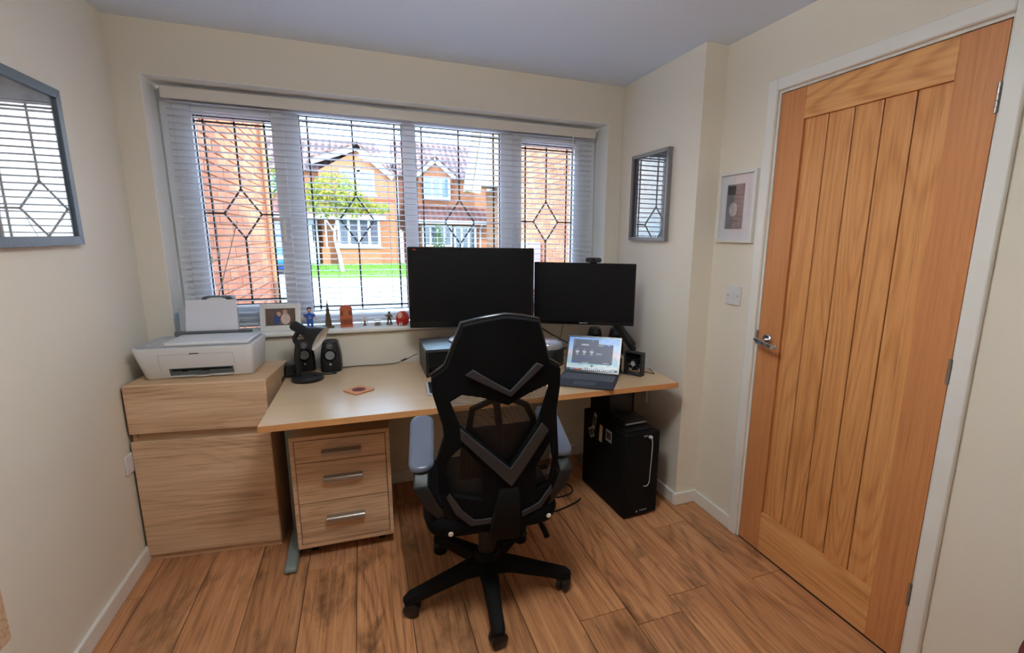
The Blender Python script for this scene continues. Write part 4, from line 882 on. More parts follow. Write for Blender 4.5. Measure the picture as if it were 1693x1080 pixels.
# ================================================================== THINGS ON THE SILL
ZSL = ZS + 0.0122
rd = thing('radio', 'dark radio with tall aerial on the sill behind the printer', 'radio', (0.290, 0.045, ZSL), -8)
MB().prism(rrect(-0.075, 0.06, 0.0, 0.182, 0.018, 5), XZ, -0.022, 0.024).build('case', M['dgrey'], rd, bevel=0.006)
MB().prism(rrect(-0.062, 0.048, 0.10, 0.172, 0.014, 5), XZ, -0.0236, -0.0222).build('display', M['blackg'], rd)
MB().tube([(-0.012, 0.010, 0.175), (0.105, 0.012, 0.54)], [0.0028, 0.0016], 8).build('aerial', M['chrome'], rd, smooth=True)
cdd = thing('greeting_card', 'blue and white card leaning in the window corner by the printer', 'card', (0.150, 0.012, ZSL), -20)
M['cardblue'] = mat('card_print', (150, 186, 205), 0.5, var=0.35, vscale=30)
MB().prism([(0.0, 0.0), (-0.05, 0.105), (-0.002, 0.125), (0.045, 0.02)], lambda a, b, c: (a, c, b), 0.0, 0.003).build('card', M['cardblue'], cdd)
pf_ = thing('photo_frame', 'white photo frame with family snapshot on the sill', 'photo frame', (0.537, 0.035, ZSL), -4)
ly = lambda a, b, c: (a, c + 0.22 * b, b)
def frame4(root, x0, x1, z0, z1, t, d0, d1, fn, ma, bevel=0.002):
    for q in ([(x0, z0), (x1, z0), (x1 - t, z0 + t), (x0 + t, z0 + t)], [(x0, z1), (x0 + t, z1 - t), (x1 - t, z1 - t), (x1, z1)], [(x0, z0), (x0 + t, z0 + t), (x0 + t, z1 - t), (x0, z1)], [(x1, z0), (x1, z1), (x1 - t, z1 - t), (x1 - t, z0 + t)]):
        MB().prism(q, fn, d0, d1).build('frame_side', ma, root, bevel=bevel)
frame4(pf_, -0.092, 0.092, 0.0, 0.132, 0.024, -0.008, 0.008, ly, M['wframe'])
M['snap'] = mat('snapshot_brown', (104, 82, 74), 0.25, var=0.4, vscale=25)
ph = MB().prism([(-0.07, 0.022), (0.07, 0.022), (0.07, 0.11), (-0.07, 0.11)], ly, 0.0, 0.004).build('photo', M['snap'], pf_)
for nm, x, zz, sx, sz, cc in (('figure_print', -0.018, 0.052, 0.016, 0.026, (52, 70, 122)), ('figure_print', 0.022, 0.056, 0.022, 0.028, (214, 192, 180)), ('face_print', -0.008, 0.080, 0.010, 0.012, (206, 160, 136)), ('face_print', 0.02, 0.090, 0.011, 0.012, (196, 150, 126))):
    MB().prism([(x + sx * math.cos(2 * math.pi * k / 16), zz + sz * math.sin(2 * math.pi * k / 16)) for k in range(16)], ly, -0.0007, -0.0002).build(nm, mat('photo_' + nm + str(x), cc, 0.3, var=0.15, vscale=60), ph)
MB().prism([(-0.03, 0.001), (0.03, 0.001), (0.018, 0.09), (-0.018, 0.09)], lambda a, b, c: (a, c + 0.06 - 0.36 * b, b), 0.0, 0.003).build('easel', M['wframe'], pf_)
# footballer figure: one continuous skinned body
fg = thing('footballer_figurine', 'tiny footballer figure in a blue kit on the sill', 'figurine', (0.670, 0.045, ZSL), 8)
def tubesum(parts, name, ma, root):
    mb = MB()
    for pts, rr in parts: mb.tube(pts, rr, 10)
    return mb.build(name, ma, root, smooth=True)
MB().lathe([(0, 0), (0.022, 0), (0.022, 0.004), (0, 0.004)], (0, 0, 0), 24).build('base', M['white'], fg)
bd = MB().lathe([(0.012, 0.030), (0.015, 0.034), (0.0145, 0.045), (0.019, 0.066), (0.018, 0.074), (0.006, 0.080), (0.005, 0.084), (0.0, 0.084)], (0, 0, 0), 18)
for v in range(len(bd.v)): bd.v[v] = (bd.v[v][0], bd.v[v][1] * 0.6, bd.v[v][2])
for sx in (-1, 1): bd.tube([(sx * 0.016, 0, 0.073), (sx * 0.024, -0.002, 0.062)], [0.007, 0.0065], 10)
bd.build('shirt', M['blue'], fg, smooth=True)
lg = MB()
for sx in (-1, 1): lg.tube([(sx * 0.008, 0, 0.036), (sx * 0.009, -0.001, 0.02), (sx * 0.009, 0, 0.008), (sx * 0.010, -0.007, 0.0045)], [0.0075, 0.006, 0.0045, 0.004], 10)
lg.build('legs', M['blue'], fg, smooth=True)
sk = MB().ball((0, -0.001, 0.097), (0.0105, 0.010, 0.0125))
for sx in (-1, 1): sk.tube([(sx * 0.024, -0.002, 0.062), (sx * 0.031, -0.004, 0.050), (sx * 0.034, -0.007, 0.044)], [0.0048, 0.004, 0.0045], 10)
sk.ball((0, -0.012, 0.096), (0.002, 0.002, 0.003), 8, 6); sk.build('head_and_arms', M['skin'], fg, smooth=True)
MB().ball((0, 0.001, 0.1015), (0.0112, 0.0108, 0.010)).build('hair', mat('dark_hair', (46, 32, 24), 0.6), fg, smooth=True)
MB().box(-0.007, 0.007, -0.0125, -0.0105, 0.063, 0.0655).box(-0.0085, 0.0085, -0.012, -0.010, 0.053, 0.056).build('shirt_print', M['white'], fg)
# skyscraper model
tw = thing('tower_model', 'small stepped skyscraper souvenir with a spire on the sill', 'ornament', (0.757, 0.040, ZSL), 15)
MB().box(-0.025, 0.025, -0.02, 0.02, 0, 0.010).build('plinth', M['bronze'], tw, bevel=0.002)
for k, (r_, h0, h1) in enumerate(((0.017, 0.0102, 0.045), (0.013, 0.045, 0.075), (0.009, 0.075, 0.104), (0.006, 0.104, 0.124))):
    MB().lathe([(0, h0), (r_, h0), (r_ * 0.86, h1), (0, h1)], (0, 0, 0), 6).build('tier', M['bronze'], tw)
MB().cyl((0, 0, 0.124), (0, 0, 0.158), 0.0028, 0.0006, n=8).build('spire', M['pewter'], tw)
# terracotta arched plaque
aq = thing('arched_plaque', 'terracotta arched palace-front plaque standing on the sill', 'ornament', (0.845, 0.035, ZSL), -2)
arch = [(-0.030, 0.0), (0.030, 0.0), (0.030, 0.098)] + [(0.030 * math.cos(a), 0.098 + 0.020 * math.sin(a)) for a in [math.pi * k / 12 for k in range(1, 12)]] + [(-0.030, 0.098)]
MB().prism(arch, XZ, -0.008, 0.010).build('slab', M['terra'], aq, bevel=0.002)
MB().box(-0.030, 0.030, -0.012, -0.0081, 0.0, 0.012).box(-0.030, 0.030, -0.0105, -0.0081, 0.050, 0.055).build('ledge', M['terra'], aq, bevel=0.001)
for k in range(5):
    x = -0.022 + 0.011 * k
    MB().prism([(x - 0.0032, 0.014), (x + 0.0032, 0.014), (x + 0.0032, 0.040), (x, 0.0445), (x - 0.0032, 0.040)], XZ, -0.0088, -0.0081).build('doorway', M['terrad'], aq)
for k in range(4): MB().cyl((-0.0165 + 0.011 * k, -0.0095, 0.013), (-0.0165 + 0.011 * k, -0.0095, 0.049), 0.0016, n=8).build('pillar', M['terra'], aq)
for a in (-0.020, 0.0, 0.020): MB().prism(rrect(a - 0.0065, a + 0.0065, 0.062, 0.098 if a == 0 else 0.088, 0.006, 4), XZ, -0.0098, -0.0081).build('window_relief', mat('ochre_relief', (168, 112, 62), 0.6) if a == 0 else M['terrad'], aq)
# little windmill, picnic table, statuette
wmll = thing('windmill_figurine', 'tiny pewter windmill ornament on the sill', 'ornament', (0.935, 0.045, ZSL), 10)
MB().lathe([(0, 0), (0.010, 0), (0.009, 0.004), (0.0065, 0.006), (0.0045, 0.036), (0.005, 0.04), (0.0, 0.048)], (0, 0, 0), 14).build('tower', M['pewter'], wmll, smooth=True)
for k in range(4):
    a = R(38 + 90 * k); d = Vector((math.cos(a), 0, math.sin(a))); p_ = Vector((-d.z, 0, d.x))
    MB().obox(Vector((0, -0.007, 0.036)) + d * 0.013, d * 0.012, p_ * 0.003, Vector((0, 0.0006, 0))).build('sail', M['valance'], wmll)
ptb = thing('table_figurine', 'tiny pewter market stall with a pale roof on the sill', 'ornament', (1.000, 0.045, ZSL), 0)
B(-0.017, 0.017, -0.012, 0.012, 0, 0.008).build('base', M['pewter'], ptb, bevel=0.001)
for x in (-0.012, 0.012):
    for y in (-0.008, 0.008): MB().cyl((x, y, 0.008), (x, y, 0.026), 0.0015, n=8).build('post', M['pewter'], ptb)
B(-0.009, 0.009, -0.005, 0.005, 0.008, 0.018).build('counter', M['pewter'], ptb)
MB().prism([(-0.018, 0.026), (0.018, 0.026), (0.015, 0.033), (-0.015, 0.033)], XZ, -0.012, 0.012).build('roof', M['whitegl'], ptb, bevel=0.001)
stt = thing('statuette', 'small pewter statuette of a striding figure on the sill', 'ornament', (1.060, 0.045, ZSL), 0)
MB().lathe([(0, 0), (0.018, 0), (0.017, 0.007), (0, 0.007)], (0, 0, 0), 18).build('base', M['pewter'], stt, smooth=True)
bd = MB()
for sx, dx in ((-1, -0.008), (1, 0.010)): bd.tube([(dx, 0, 0.007), (dx * 0.8, 0, 0.02), (sx * 0.004, 0, 0.034)], [0.0045, 0.0045, 0.006], 10)
bd.tube([(0, 0, 0.030), (0, 0, 0.045), (0.001, 0, 0.056), (0.001, 0, 0.062)], [0.007, 0.0095, 0.009, 0.004], 12); bd.ball((0.001, -0.001, 0.067), 0.007)
bd.tube([(-0.008, 0, 0.055), (-0.016, -0.002, 0.047), (-0.021, -0.002, 0.054)], [0.004, 0.0035, 0.003], 8); bd.tube([(0.009, 0, 0.055), (0.016, 0, 0.048), (0.014, -0.004, 0.038)], [0.004, 0.0035, 0.003], 8)
bd.build('body', M['bronze'], stt, smooth=True)
rdd = thing('round_head_figurine', 'squat red figurine with a bald painted face on the sill', 'ornament', (1.128, 0.020, ZSL), -12)
MB().lathe([(0, 0), (0.024, 0), (0.032, 0.012), (0.035, 0.028), (0.034, 0.046), (0.026, 0.064), (0.014, 0.074), (0.0, 0.077)], (0, 0, 0), 28).build('body', M['red'], rdd, smooth=True)
MB().ball((-0.006, -0.015, 0.048), (0.0185, 0.020, 0.0235)).build('face', M['skin'], rdd, smooth=True)
MB().prism([(-0.014, 0.004), (0.004, 0.004), (0.000, 0.022), (-0.005, 0.012), (-0.010, 0.022)], XZ, -0.036, -0.029).build('shirt_front', M['white'], rdd)
MB().prism([(-0.0062, 0.004), (-0.0035, 0.004), (-0.0035, 0.016), (-0.0062, 0.016)], XZ, -0.0372, -0.0361).build('tie', M['black'], rdd)
for x in (-0.013, 0.001): MB().ball((x, -0.0335, 0.050), (0.003, 0.0015, 0.0022), 8, 6).build('eye', M['black'], rdd)
MB().ball((-0.006, -0.0355, 0.044), (0.0025, 0.003, 0.004), 8, 6).build('nose', M['skin'], rdd); MB().box(-0.011, -0.001, -0.0345, -0.032, 0.036, 0.0375).build('mouth', M['terrad'], rdd)

# ================================================================== WALLS: PICTURES, SWITCH, SOCKETS
def picture(name, label, org, ux, wd, ht, t, depth, fma, art, group=None):
    """flat picture on a wall: ux along the wall, out is the wall normal"""
    r = thing(name, label, 'picture', org, ux)      # local: x along, -y out of the wall, z up
    for q in ([(-wd, 0), (wd, 0), (wd - t, t), (-wd + t, t)], [(-wd, ht), (-wd + t, ht - t), (wd - t, ht - t), (wd, ht)], [(-wd, 0), (-wd + t, t), (-wd + t, ht - t), (-wd, ht)], [(wd, 0), (wd, ht), (wd - t, ht - t), (wd - t, t)]):
        MB().prism(q, XZ, -depth, -0.0005).build('frame_side', fma, r, bevel=0.0015)
    B(-wd + t, wd - t, -depth * 0.45, -depth * 0.40, t, ht - t).build('mount', art, r)
    B(-wd + t, wd - t, -depth * 0.62, -depth * 0.55, t, ht - t).build('glazing', M['glass'], r)
    return r
M['artdark'] = mat('dark_print', (50, 50, 54), 0.6, var=0.45, vscale=9)
M['artpale'] = mat('pale_print', (150, 150, 150), 0.6, var=0.35, vscale=7)
picture('framed_picture', 'large slate-framed picture under glass on the left wall', (0.0, -0.88, 1.352), 90, 0.408, 0.512, 0.030, 0.022, M['frame'], M['artpale'])
picture('framed_picture', 'grey-framed picture on the wall right of the window', (W1, -0.352, 1.390), -90, 0.185, 0.470, 0.020, 0.024, M['frameg'], M['artdark'])
p3 = picture('framed_picture', 'white-framed black and white photo beside the door', (W2, -0.893, 1.391), -90, 0.118, 0.318, 0.014, 0.018, M['wframe'], M['paper'])
fo = B(-0.068, 0.045, -0.0090, -0.0083, 0.062, 0.262).build('photo', mat('grey_photo', (122, 122, 130), 0.5, var=0.4, vscale=14), p3)
MB().box(-0.062, -0.01, -0.0094, -0.0091, 0.215, 0.255).build('dark_patch', mat('photo_black', (44, 44, 46), 0.5, var=0.3, vscale=40), fo)
MB().prism([(-0.02 + 0.026 * math.cos(2 * math.pi * k / 18), 0.15 + 0.032 * math.sin(2 * math.pi * k / 18)) for k in range(18)], XZ, -0.0094, -0.0091).build('face_patch', mat('photo_grey', (190, 190, 194), 0.5, var=0.15, vscale=30), fo)
def plate86(name, label, cat, loc, rz, rocker):
    r = thing(name, label, cat, loc, rz)
    B(-0.046, 0.046, -0.010, -0.0005, -0.044, 0.044).build('plate', M['white'], r, bevel=0.003)
    for x in (-0.031, 0.031): MB().cyl((x, -0.0101, 0), (x, -0.0112, 0), 0.0035, n=12).build('screw', M['brushed'], r)
    if rocker: MB().prism([(-0.010, -0.013), (-0.010, 0.013), (-0.0145, -0.013)], lambda a, b, c: (c, a, b), -0.007, 0.007).build('rocker', M['whitegl'], r, bevel=0.001)
    return r
plate86('light_switch', 'white single light switch on the wall beside the door', 'light switch', (W2, -0.921, 1.147), -90, True)
so1 = thing('wall_socket', 'white wall socket low on the left wall behind the cabinet', 'socket', (0.0, -0.377, 0.466), 90)
B(-0.035, 0.035, -0.010, -0.0005, -0.040, 0.040).build('plate', M['white'], so1, bevel=0.003)
so2 = thing('wall_socket', 'white wall socket under the desk above the tower', 'socket', (W1, -0.40, 0.545), -90)
B(-0.030, 0.030, -0.012, -0.0005, -0.075, 0.075).build('plate', M['white'], so2, bevel=0.003)
# wall cabinet corner at far left, maroon stool at far right
wcb = thing('wall_cabinet', 'dark oak-effect wall cabinet edge at the lower left corner', 'cabinet', (0.0, -1.304, 0.427), 0)
B(0.0008, 0.078, -0.85, 0.0, 0.0, 0.45).build('body', M['sonoma'], wcb, bevel=0.002)
B(0.0785, 0.094, -0.85, 0.0, 0.0, 0.45).build('door', M['sonoma'], wcb, bevel=0.002)
st = thing('stool', 'maroon round-topped stool at the lower right corner', 'stool', (2.380, -2.36, 0.04), 0)
MB().lathe([(0, 0.37), (0.13, 0.37), (0.148, 0.39), (0.15, 0.43), (0.145, 0.455), (0.10, 0.47), (0, 0.475)], (0, 0, 0), 36).build('cushion', mat('maroon_velvet', (92, 14, 30), 0.8), st, smooth=True)
for k in range(4):
    a = R(45 + 90 * k); MB().cyl((0.10 * math.cos(a), 0.10 * math.sin(a), 0.37), (0.13 * math.cos(a), 0.13 * math.sin(a), -0.04), 0.016, 0.012, 12).build('leg', M['sonoma'], st, smooth=True)

# ================================================================== OUTSIDE
def at(u, v, Y):
    d = FW + RT * ((u - CX) / FPX) - UP * ((v - CY) / FPX); t = (Y - CAM.y) / d.y; p = CAM + d * t
    return round(p.x, 3), round(p.z, 3)
def farbrick(name, c1, c2, mort):
    ma, t, b = newmat(name); tc = N(t, 'ShaderNodeTexCoord'); mp = N(t, 'ShaderNodeMapping'); mp.inputs['Rotation'].default_value = (R(90), 0, 0)
    t.links.new(tc.outputs['Object'], mp.inputs[0]); br = N(t, 'ShaderNodeTexBrick'); br.inputs['Color1'].default_value = lin(c1); br.inputs['Color2'].default_value = lin(c2); br.inputs['Mortar'].default_value = lin(mort)
    br.inputs['Scale'].default_value = 1.0; br.inputs['Brick Width'].default_value = 0.225; br.inputs['Row Height'].default_value = 0.075; br.inputs['Mortar Size'].default_value = 0.006
    t.links.new(mp.outputs[0], br.inputs['Vector']); t.links.new(br.outputs[0], b.inputs['Base Color']); b.inputs['Roughness'].default_value = 0.9; return ma
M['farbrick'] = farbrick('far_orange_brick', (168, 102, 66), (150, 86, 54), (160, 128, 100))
M['farshade'] = farbrick('far_brick_painted_shade', (120, 68, 50), (104, 58, 44), (120, 96, 84))  # shade on the gable side put into the brick colour
def tiles(name, c1, c2):
    ma, t, b = newmat(name); tc = N(t, 'ShaderNodeTexCoord'); sp = N(t, 'ShaderNodeSeparateXYZ'); t.links.new(tc.outputs['Object'], sp.inputs[0])
    def wv(o, f):
        a = N(t, 'ShaderNodeMath', operation='MULTIPLY'); a.inputs[1].default_value = f; t.links.new(o, a.inputs[0])
        s = N(t, 'ShaderNodeMath', operation='SINE'); t.links.new(a.outputs[0], s.inputs[0]); return s
    a = wv(sp.outputs['X'], 2 * math.pi / 0.33); c = wv(sp.outputs['Z'], 2 * math.pi / 0.30)
    mu = N(t, 'ShaderNodeMath', operation='MULTIPLY_ADD'); mu.inputs[1].default_value = 0.25; mu.inputs[2].default_value = 0.5
    ad = N(t, 'ShaderNodeMath', operation='ADD'); t.links.new(a.outputs[0], ad.inputs[0]); t.links.new(c.outputs[0], ad.inputs[1]); t.links.new(ad.outputs[0], mu.inputs[0])
    r = N(t, 'ShaderNodeValToRGB'); r.color_ramp.elements[0].position = 0.2; r.color_ramp.elements[1].position = 0.8
    r.color_ramp.elements[0].color = lin(c1); r.color_ramp.elements[1].color = lin(c2); t.links.new(mu.outputs[0], r.inputs[0]); t.links.new(r.outputs[0], b.inputs['Base Color'])
    bp = N(t, 'ShaderNodeBump', Strength=1.0, Distance=0.05); t.links.new(mu.outputs[0], bp.inputs['Height']); t.links.new(bp.outputs[0], b.inputs['Normal']); b.inputs['Roughness'].default_value = 0.8
    return ma
M['tile'] = tiles('pantile_roof', (70, 46, 42), (132, 100, 94))
M['tile2'] = tiles('red_brown_pantile_roof', (86, 50, 42), (124, 80, 68))
M['pvc'] = mat('white_exterior_upvc', (196, 200, 206), 0.4)
M['winblue'] = mat('window_reflecting_blue', (104, 132, 160), 0.08, spec=0.8)
M['windark'] = mat('dark_leaded_window', (64, 70, 84), 0.1, spec=0.8)
M['render'] = mat('cream_render', (160, 132, 102), 0.9, var=0.08)
M['grass'] = mat('lawn_grass', (84, 130, 22), 0.95, var=0.25, vscale=3, bump=0.6, bscale=40)
M['road'] = mat('pale_asphalt', (150, 150, 148), 0.9, var=0.06, vscale=4, bump=0.2, bscale=60)
M['pave'] = mat('grey_pavement', (150, 150, 152), 0.9, var=0.08, vscale=5)
M['drive'] = mat('pale_concrete_drive', (178, 180, 180), 0.9, var=0.06, vscale=2)
# ground
struct(B(-40, 60, 14.6, 90, GZ - 0.3, GZ - 0.01).build('ground_far', M['pave']), 'grey pavement and plots across the road')
struct(B(-40, 60, 8.6, 14.6, GZ - 0.3, GZ - 0.06).build('road', M['road']), 'pale road beyond the window')
struct(B(-40, 60, WT, 8.6, GZ - 0.3, GZ - 0.005).build('driveway', M['drive']), 'pale concrete drive outside the window')
struct(B(-40, 60, 14.5, 14.62, GZ - 0.3, GZ + 0.03).build('kerb', mat('pale_kerb', (176, 172, 166), 0.9)))
lw0 = MB().prism([(-1.6, 17.0), (6.0, 16.0), (6.4, 25.4), (-1.6, 25.4)], XY, GZ - 0.02, GZ + 0.02).build('lawn', M['grass']); struct(lw0, 'bright green lawn across the road')
# blades along the lawn
gb = MB(); random.seed(11)
for k in range(2600):
    x, y = random.uniform(-1.5, 6), random.uniform(16.9, 25.2); h = random.uniform(0.03, 0.07); a = random.uniform(0, 3.14); c, s = math.cos(a) * 0.03, math.sin(a) * 0.03
    gb.add([(x - c, y - s, GZ + 0.02), (x + c, y + s, GZ + 0.02), (x + s * .4, y - c * .4, GZ + 0.02 + h)], [(0, 1, 2)])
g_ = gb.build('grass', M['grass'], lw0); g_['kind'] = 'stuff'

# ---- two brick walls flanking the window (single bricks on a mortar core)
brick_me = B(-0.05, 0.05, -0.1075, 0.1075, -0.0325, 0.0325)
def brickwall(name, label, xf, out, y0, y1, zvis, ytop, vis):
    """xf face plane, out = +1/-1 normal along x"""
    root = sroot(name, label, (xf, 0, GZ))
    B(-0.30 if out > 0 else 0.012, -0.012 if out > 0 else 0.30, y0, y1, 0.0, ytop - GZ).build('mortar_core', M['mortar'], root)
    first = None; cells = []; zc = 0.0375; row = 0
    while zc < ytop - GZ:
        y = y0 + (0.0 if row % 2 else -0.1125)
        while y < y1:
            a, b = max(y, y0), min(y + 0.215, y1)
            if b - a > 0.05: cells.append(((a + b) / 2, zc, (b - a) / 0.215))
            y += 0.225
        zc += 0.075; row += 1
    def score(c): return 0 if (vis[0] < c[0] < vis[1] and zvis[0] < c[1] + GZ < zvis[1]) else 1
    cells.sort(key=lambda c: (score(c), c[0]))
    rnd = random.Random(5)
    for y, z, k in cells[:300]:
        dx = rnd.uniform(-0.0015, 0.0015)
        if first is None: first = brick_me.build('brick', M['brickv'], root, loc=(-0.05 * out + dx, y, z)); o = first
        else: o = inst(first, root, (-0.05 * out + dx, y, z))
        o.scale = (1, k, 1)
    rest = MB()
    for y, z, k in cells[300:]:
        dx = rnd.uniform(-0.0015, 0.0015)
        rest.box(-0.05 * out + dx - 0.05, -0.05 * out + dx + 0.05, y - 0.1075 * k, y + 0.1075 * k, z - 0.0325, z + 0.0325)
    r = rest.build('brickwork', M['brick'], root); r['kind'] = 'stuff'
    return root
ma, t, b_ = newmat('varied_orange_brick'); oi = N(t, 'ShaderNodeObjectInfo'); rp = N(t, 'ShaderNodeValToRGB'); e = rp.color_ramp.elements
e[0].color = lin((182, 106, 68)); e[1].color = lin((206, 136, 96)); q = e.new(0.5); q.color = lin((194, 120, 80)); t.links.new(oi.outputs['Random'], rp.inputs[0])
tc = N(t, 'ShaderNodeTexCoord'); nz_ = N(t, 'ShaderNodeTexNoise', Scale=25.0, Detail=4.0); t.links.new(tc.outputs['Object'], nz_.inputs['Vector'])
mxx = N(t, 'ShaderNodeMixRGB', blend_type='OVERLAY'); mxx.inputs[0].default_value = 0.45; t.links.new(rp.outputs[0], mxx.inputs[1]); t.links.new(nz_.outputs['Fac'], mxx.inputs[2]); t.links.new(mxx.outputs[0], b_.inputs['Base Color'])
b_.inputs['Roughness'].default_value = 0.9; bp_ = N(t, 'ShaderNodeBump', Strength=0.5, Distance=0.01); t.links.new(nz_.outputs['Fac'], bp_.inputs['Height']); t.links.new(bp_.outputs[0], b_.inputs['Normal']); M['brickv'] = ma
lwall = brickwall('wall_outside_left', 'sunlit orange brick wall seen through the left pane', 0.095, 1, WT, 3.0, (0.7, 2.7), 3.4, (0.5, 3.0))
MB().box(-0.30, 0.010, 3.002, 3.04, 0, 3.6).build('corner_board', M['pvc'], lwall)
MB().cyl((0.036, 2.75, 0.0), (0.036, 2.75, 3.6), 0.026, n=12).build('drainpipe', mat('tan_drainpipe', (168, 132, 100), 0.5), lwall, smooth=True)
rwall = brickwall('wall_outside_right', 'shaded orange brick wall seen through the right pane', 3.2, -1, WT, 4.75, (0.9, 2.6), 3.4, (2.4, 4.75))
mbx = thing('meter_box', 'white meter box fixed to the right brick wall outside', 'meter box', (3.2, 3.72, 0.70), 0)
B(-0.20, -0.004, -0.20, 0.42, 0.0, 0.62).build('case', M['pvc'], mbx, bevel=0.01)
B(-0.212, -0.201, -0.17, 0.39, 0.03, 0.59).build('door', M['pvc'], mbx, bevel=0.004)

# ---- houses across the road
def hwin(root, x0, x1, z0, z1, Y, cols, rows, ma, t=0.07):
    f = MB().box(x0, x1, Y - 0.06, Y - 0.01, z0, z0 + t).box(x0, x1, Y - 0.06, Y - 0.01, z1 - t, z1)
    for k in range(cols + 1):
        x = x0 + (x1 - x0 - t) * k / cols; f.box(x, x + t, Y - 0.06, Y - 0.01, z0 + t, z1 - t)
    w = f.build('window', M['pvc'], root); cw = (x1 - x0 - t) / cols; rh = (z1 - z0 - 2 * t) / rows
    for k in range(cols):
        for r in range(rows): B(x0 + cw * k + t, x0 + cw * (k + 1), Y - 0.035, Y - 0.012, z0 + t + rh * r + (0.02 if r else 0), z0 + t + rh * (r + 1)).build('pane', ma, w)
    return w
Y1 = 25.5
h1 = thing('house', 'orange brick house with a broad white-edged gable behind the young tree', 'house', (0, 0, GZ), 0)
h1.location = (0, 0, 0)
gl, gr, gp = at(515, 262, Y1), at(650, 290, Y1), at(590, 240, Y1); xr1 = at(655, 330, Y1)[0]; ze = gr[1]
MB().prism([(gl[0] + 0.25, GZ), (xr1, GZ), (xr1, ze), (gp[0], gp[1] - 0.25), (gl[0] + 0.25, ze + 0.05)], XZ, Y1, Y1 + 7).build('gable_wall', M['farbrick'], h1)
MB().prism([(-7.5, GZ), (gl[0] + 0.25, GZ), (gl[0] + 0.25, 4.5), (-7.5, 4.5)], XZ, Y1 + 0.9, Y1 + 7).build('side_wall', M['farbrick'], h1)
for a, b in ((gl, gp), (gr, gp)):
    A = Vector((a[0], 0, a[1])); Bv = Vector((b[0], 0, b[1])); u = (Bv - A).normalized(); nn = Vector((-u.z, 0, u.x)); nn = nn if nn.z > 0 else -nn
    MB().obox((A + Bv) / 2 + Vector((0, Y1 - 0.18, 0)) - nn * 0.12, u * ((Bv - A).length / 2 + 0.08), nn * 0.14, Vector((0, 0.03, 0))).build('barge_board', M['pvc'], h1)
    MB().obox((A + Bv) / 2 + Vector((0, Y1 + 2.2, 0)) + nn * 0.06, u * ((Bv - A).length / 2 + 0.1), nn * 0.05, Vector((0, 2.5, 0))).build('gable_roof', M['tile'], h1)
rl, rr_ = at(440, 217, Y1 + 4), at(620, 236, Y1 + 4); er = at(652, 300, Y1 + 0.6)
MB().add([(-9, Y1 + 0.5, 4.55), (er[0], Y1 + 0.5, 4.55), (rr_[0], Y1 + 4, rr_[1]), (-9, Y1 + 4, rr_[1]), (-9, Y1 + 8, 4.55), (er[0], Y1 + 8, 4.55)], [(0, 1, 2, 3), (1, 5, 2), (5, 4, 3, 2), (0, 3, 4), (0, 4, 5, 1)]).build('roof', M['tile'], h1)
a, c = at(560, 279, Y1), at(620, 322, Y1); hwin(h1, a[0], c[0], c[1], a[1], Y1, 2, 1, M['winblue'], 0.11)
MB().box(a[0] - 0.1, c[0] + 0.1, Y1 - 0.1, Y1 - 0.005, c[1] - 0.1, c[1] - 0.01).build('sill', M['pvc'], h1)
MB().box(gp[0] - 0.08, gp[0] + 0.08, Y1 - 0.06, Y1 - 0.005, gp[1] - 1.45, gp[1] - 1.1).build('finial_block', M['pvc'], h1)
# string course, canopy roof, bay, door
za = at(600, 328, Y1)[1]; B(gl[0] + 0.25, xr1, Y1 - 0.03, Y1 - 0.002, za - 0.12, za).build('brick_band', mat('red_brick_band', (150, 70, 50), 0.9), h1)
ct, cb_ = at(580, 336, Y1)[1], at(580, 356, Y1 - 0.9)[1]; cx0, cx1 = at(500, 350, Y1)[0] - 1.5, at(632, 350, Y1)[0]
MB().add([(cx0, Y1 - 1.0, cb_), (cx1 + 0.1, Y1 - 1.0, cb_), (cx1 - 0.1, Y1, ct), (cx0, Y1, ct), (cx0, Y1 - 1.0, cb_ - 0.08), (cx1 + 0.1, Y1 - 1.0, cb_ - 0.08), (cx1 - 0.1, Y1 - .01, cb_ - 0.08), (cx0, Y1 - .01, cb_ - .08)], [(0, 1, 2, 3), (4, 7, 6, 5), (0, 4, 5, 1), (1, 5, 6, 2), (3, 2, 6, 7), (0, 3, 7, 4)]).build('canopy_roof', M['tile2'], h1)
B(cx0, cx1 + 0.12, Y1 - 1.06, Y1 - 1.0, cb_ - 0.22, cb_ - 0.0).build('fascia', M['pvc'], h1)
a, c = at(556, 358, Y1 - 0.7), at(630, 408, Y1 - 0.7)
B(a[0], c[0], Y1 - 0.68, Y1 - 0.001, GZ, c[1]).build('bay_wall', M['farbrick'], h1)
bw_ = hwin(h1, a[0], c[0], c[1], a[1], Y1 - 0.68, 4, 3, M['windark'], 0.12)
B(a[0] - 0.08, c[0] + 0.08, Y1 - 0.78, Y1 - 0.68, c[1] - 0.10, c[1] - 0.001).build('sill', M['pvc'], h1)
a, c = at(536, 358, Y1 - .95), at(542, 408, Y1 - .95); B(a[0], c[0], Y1 - 0.98, Y1 - 0.82, c[1], a[1]).build('post', M['pvc'], h1)
a, c = at(536, 408, Y1 - .95), at(543, 434, Y1 - .95); B(a[0] - .1, c[0] + .1, Y1 - 1.0, Y1 - 0.6, GZ, a[1]).build('post_plinth', M['farbrick'], h1)
a, c = at(512, 362, Y1), at(529, 432, Y1); dd_ = B(a[0] - 0.1, c[0], Y1 - 0.05, Y1 + 0.89, GZ, a[1]).build('front_door', M['pvc'], h1)
hwin(h1, a[0] + 0.10, c[0] - 0.18, at(515, 400, Y1)[1], at(515, 370, Y1)[1], Y1 - 0.06, 2, 4, M['windark'], 0.05)
B(-6.6, -2.9, Y1 + 0.84, Y1 + 0.9, GZ, 1.95).build('garage_door', M['pvc'], h1)
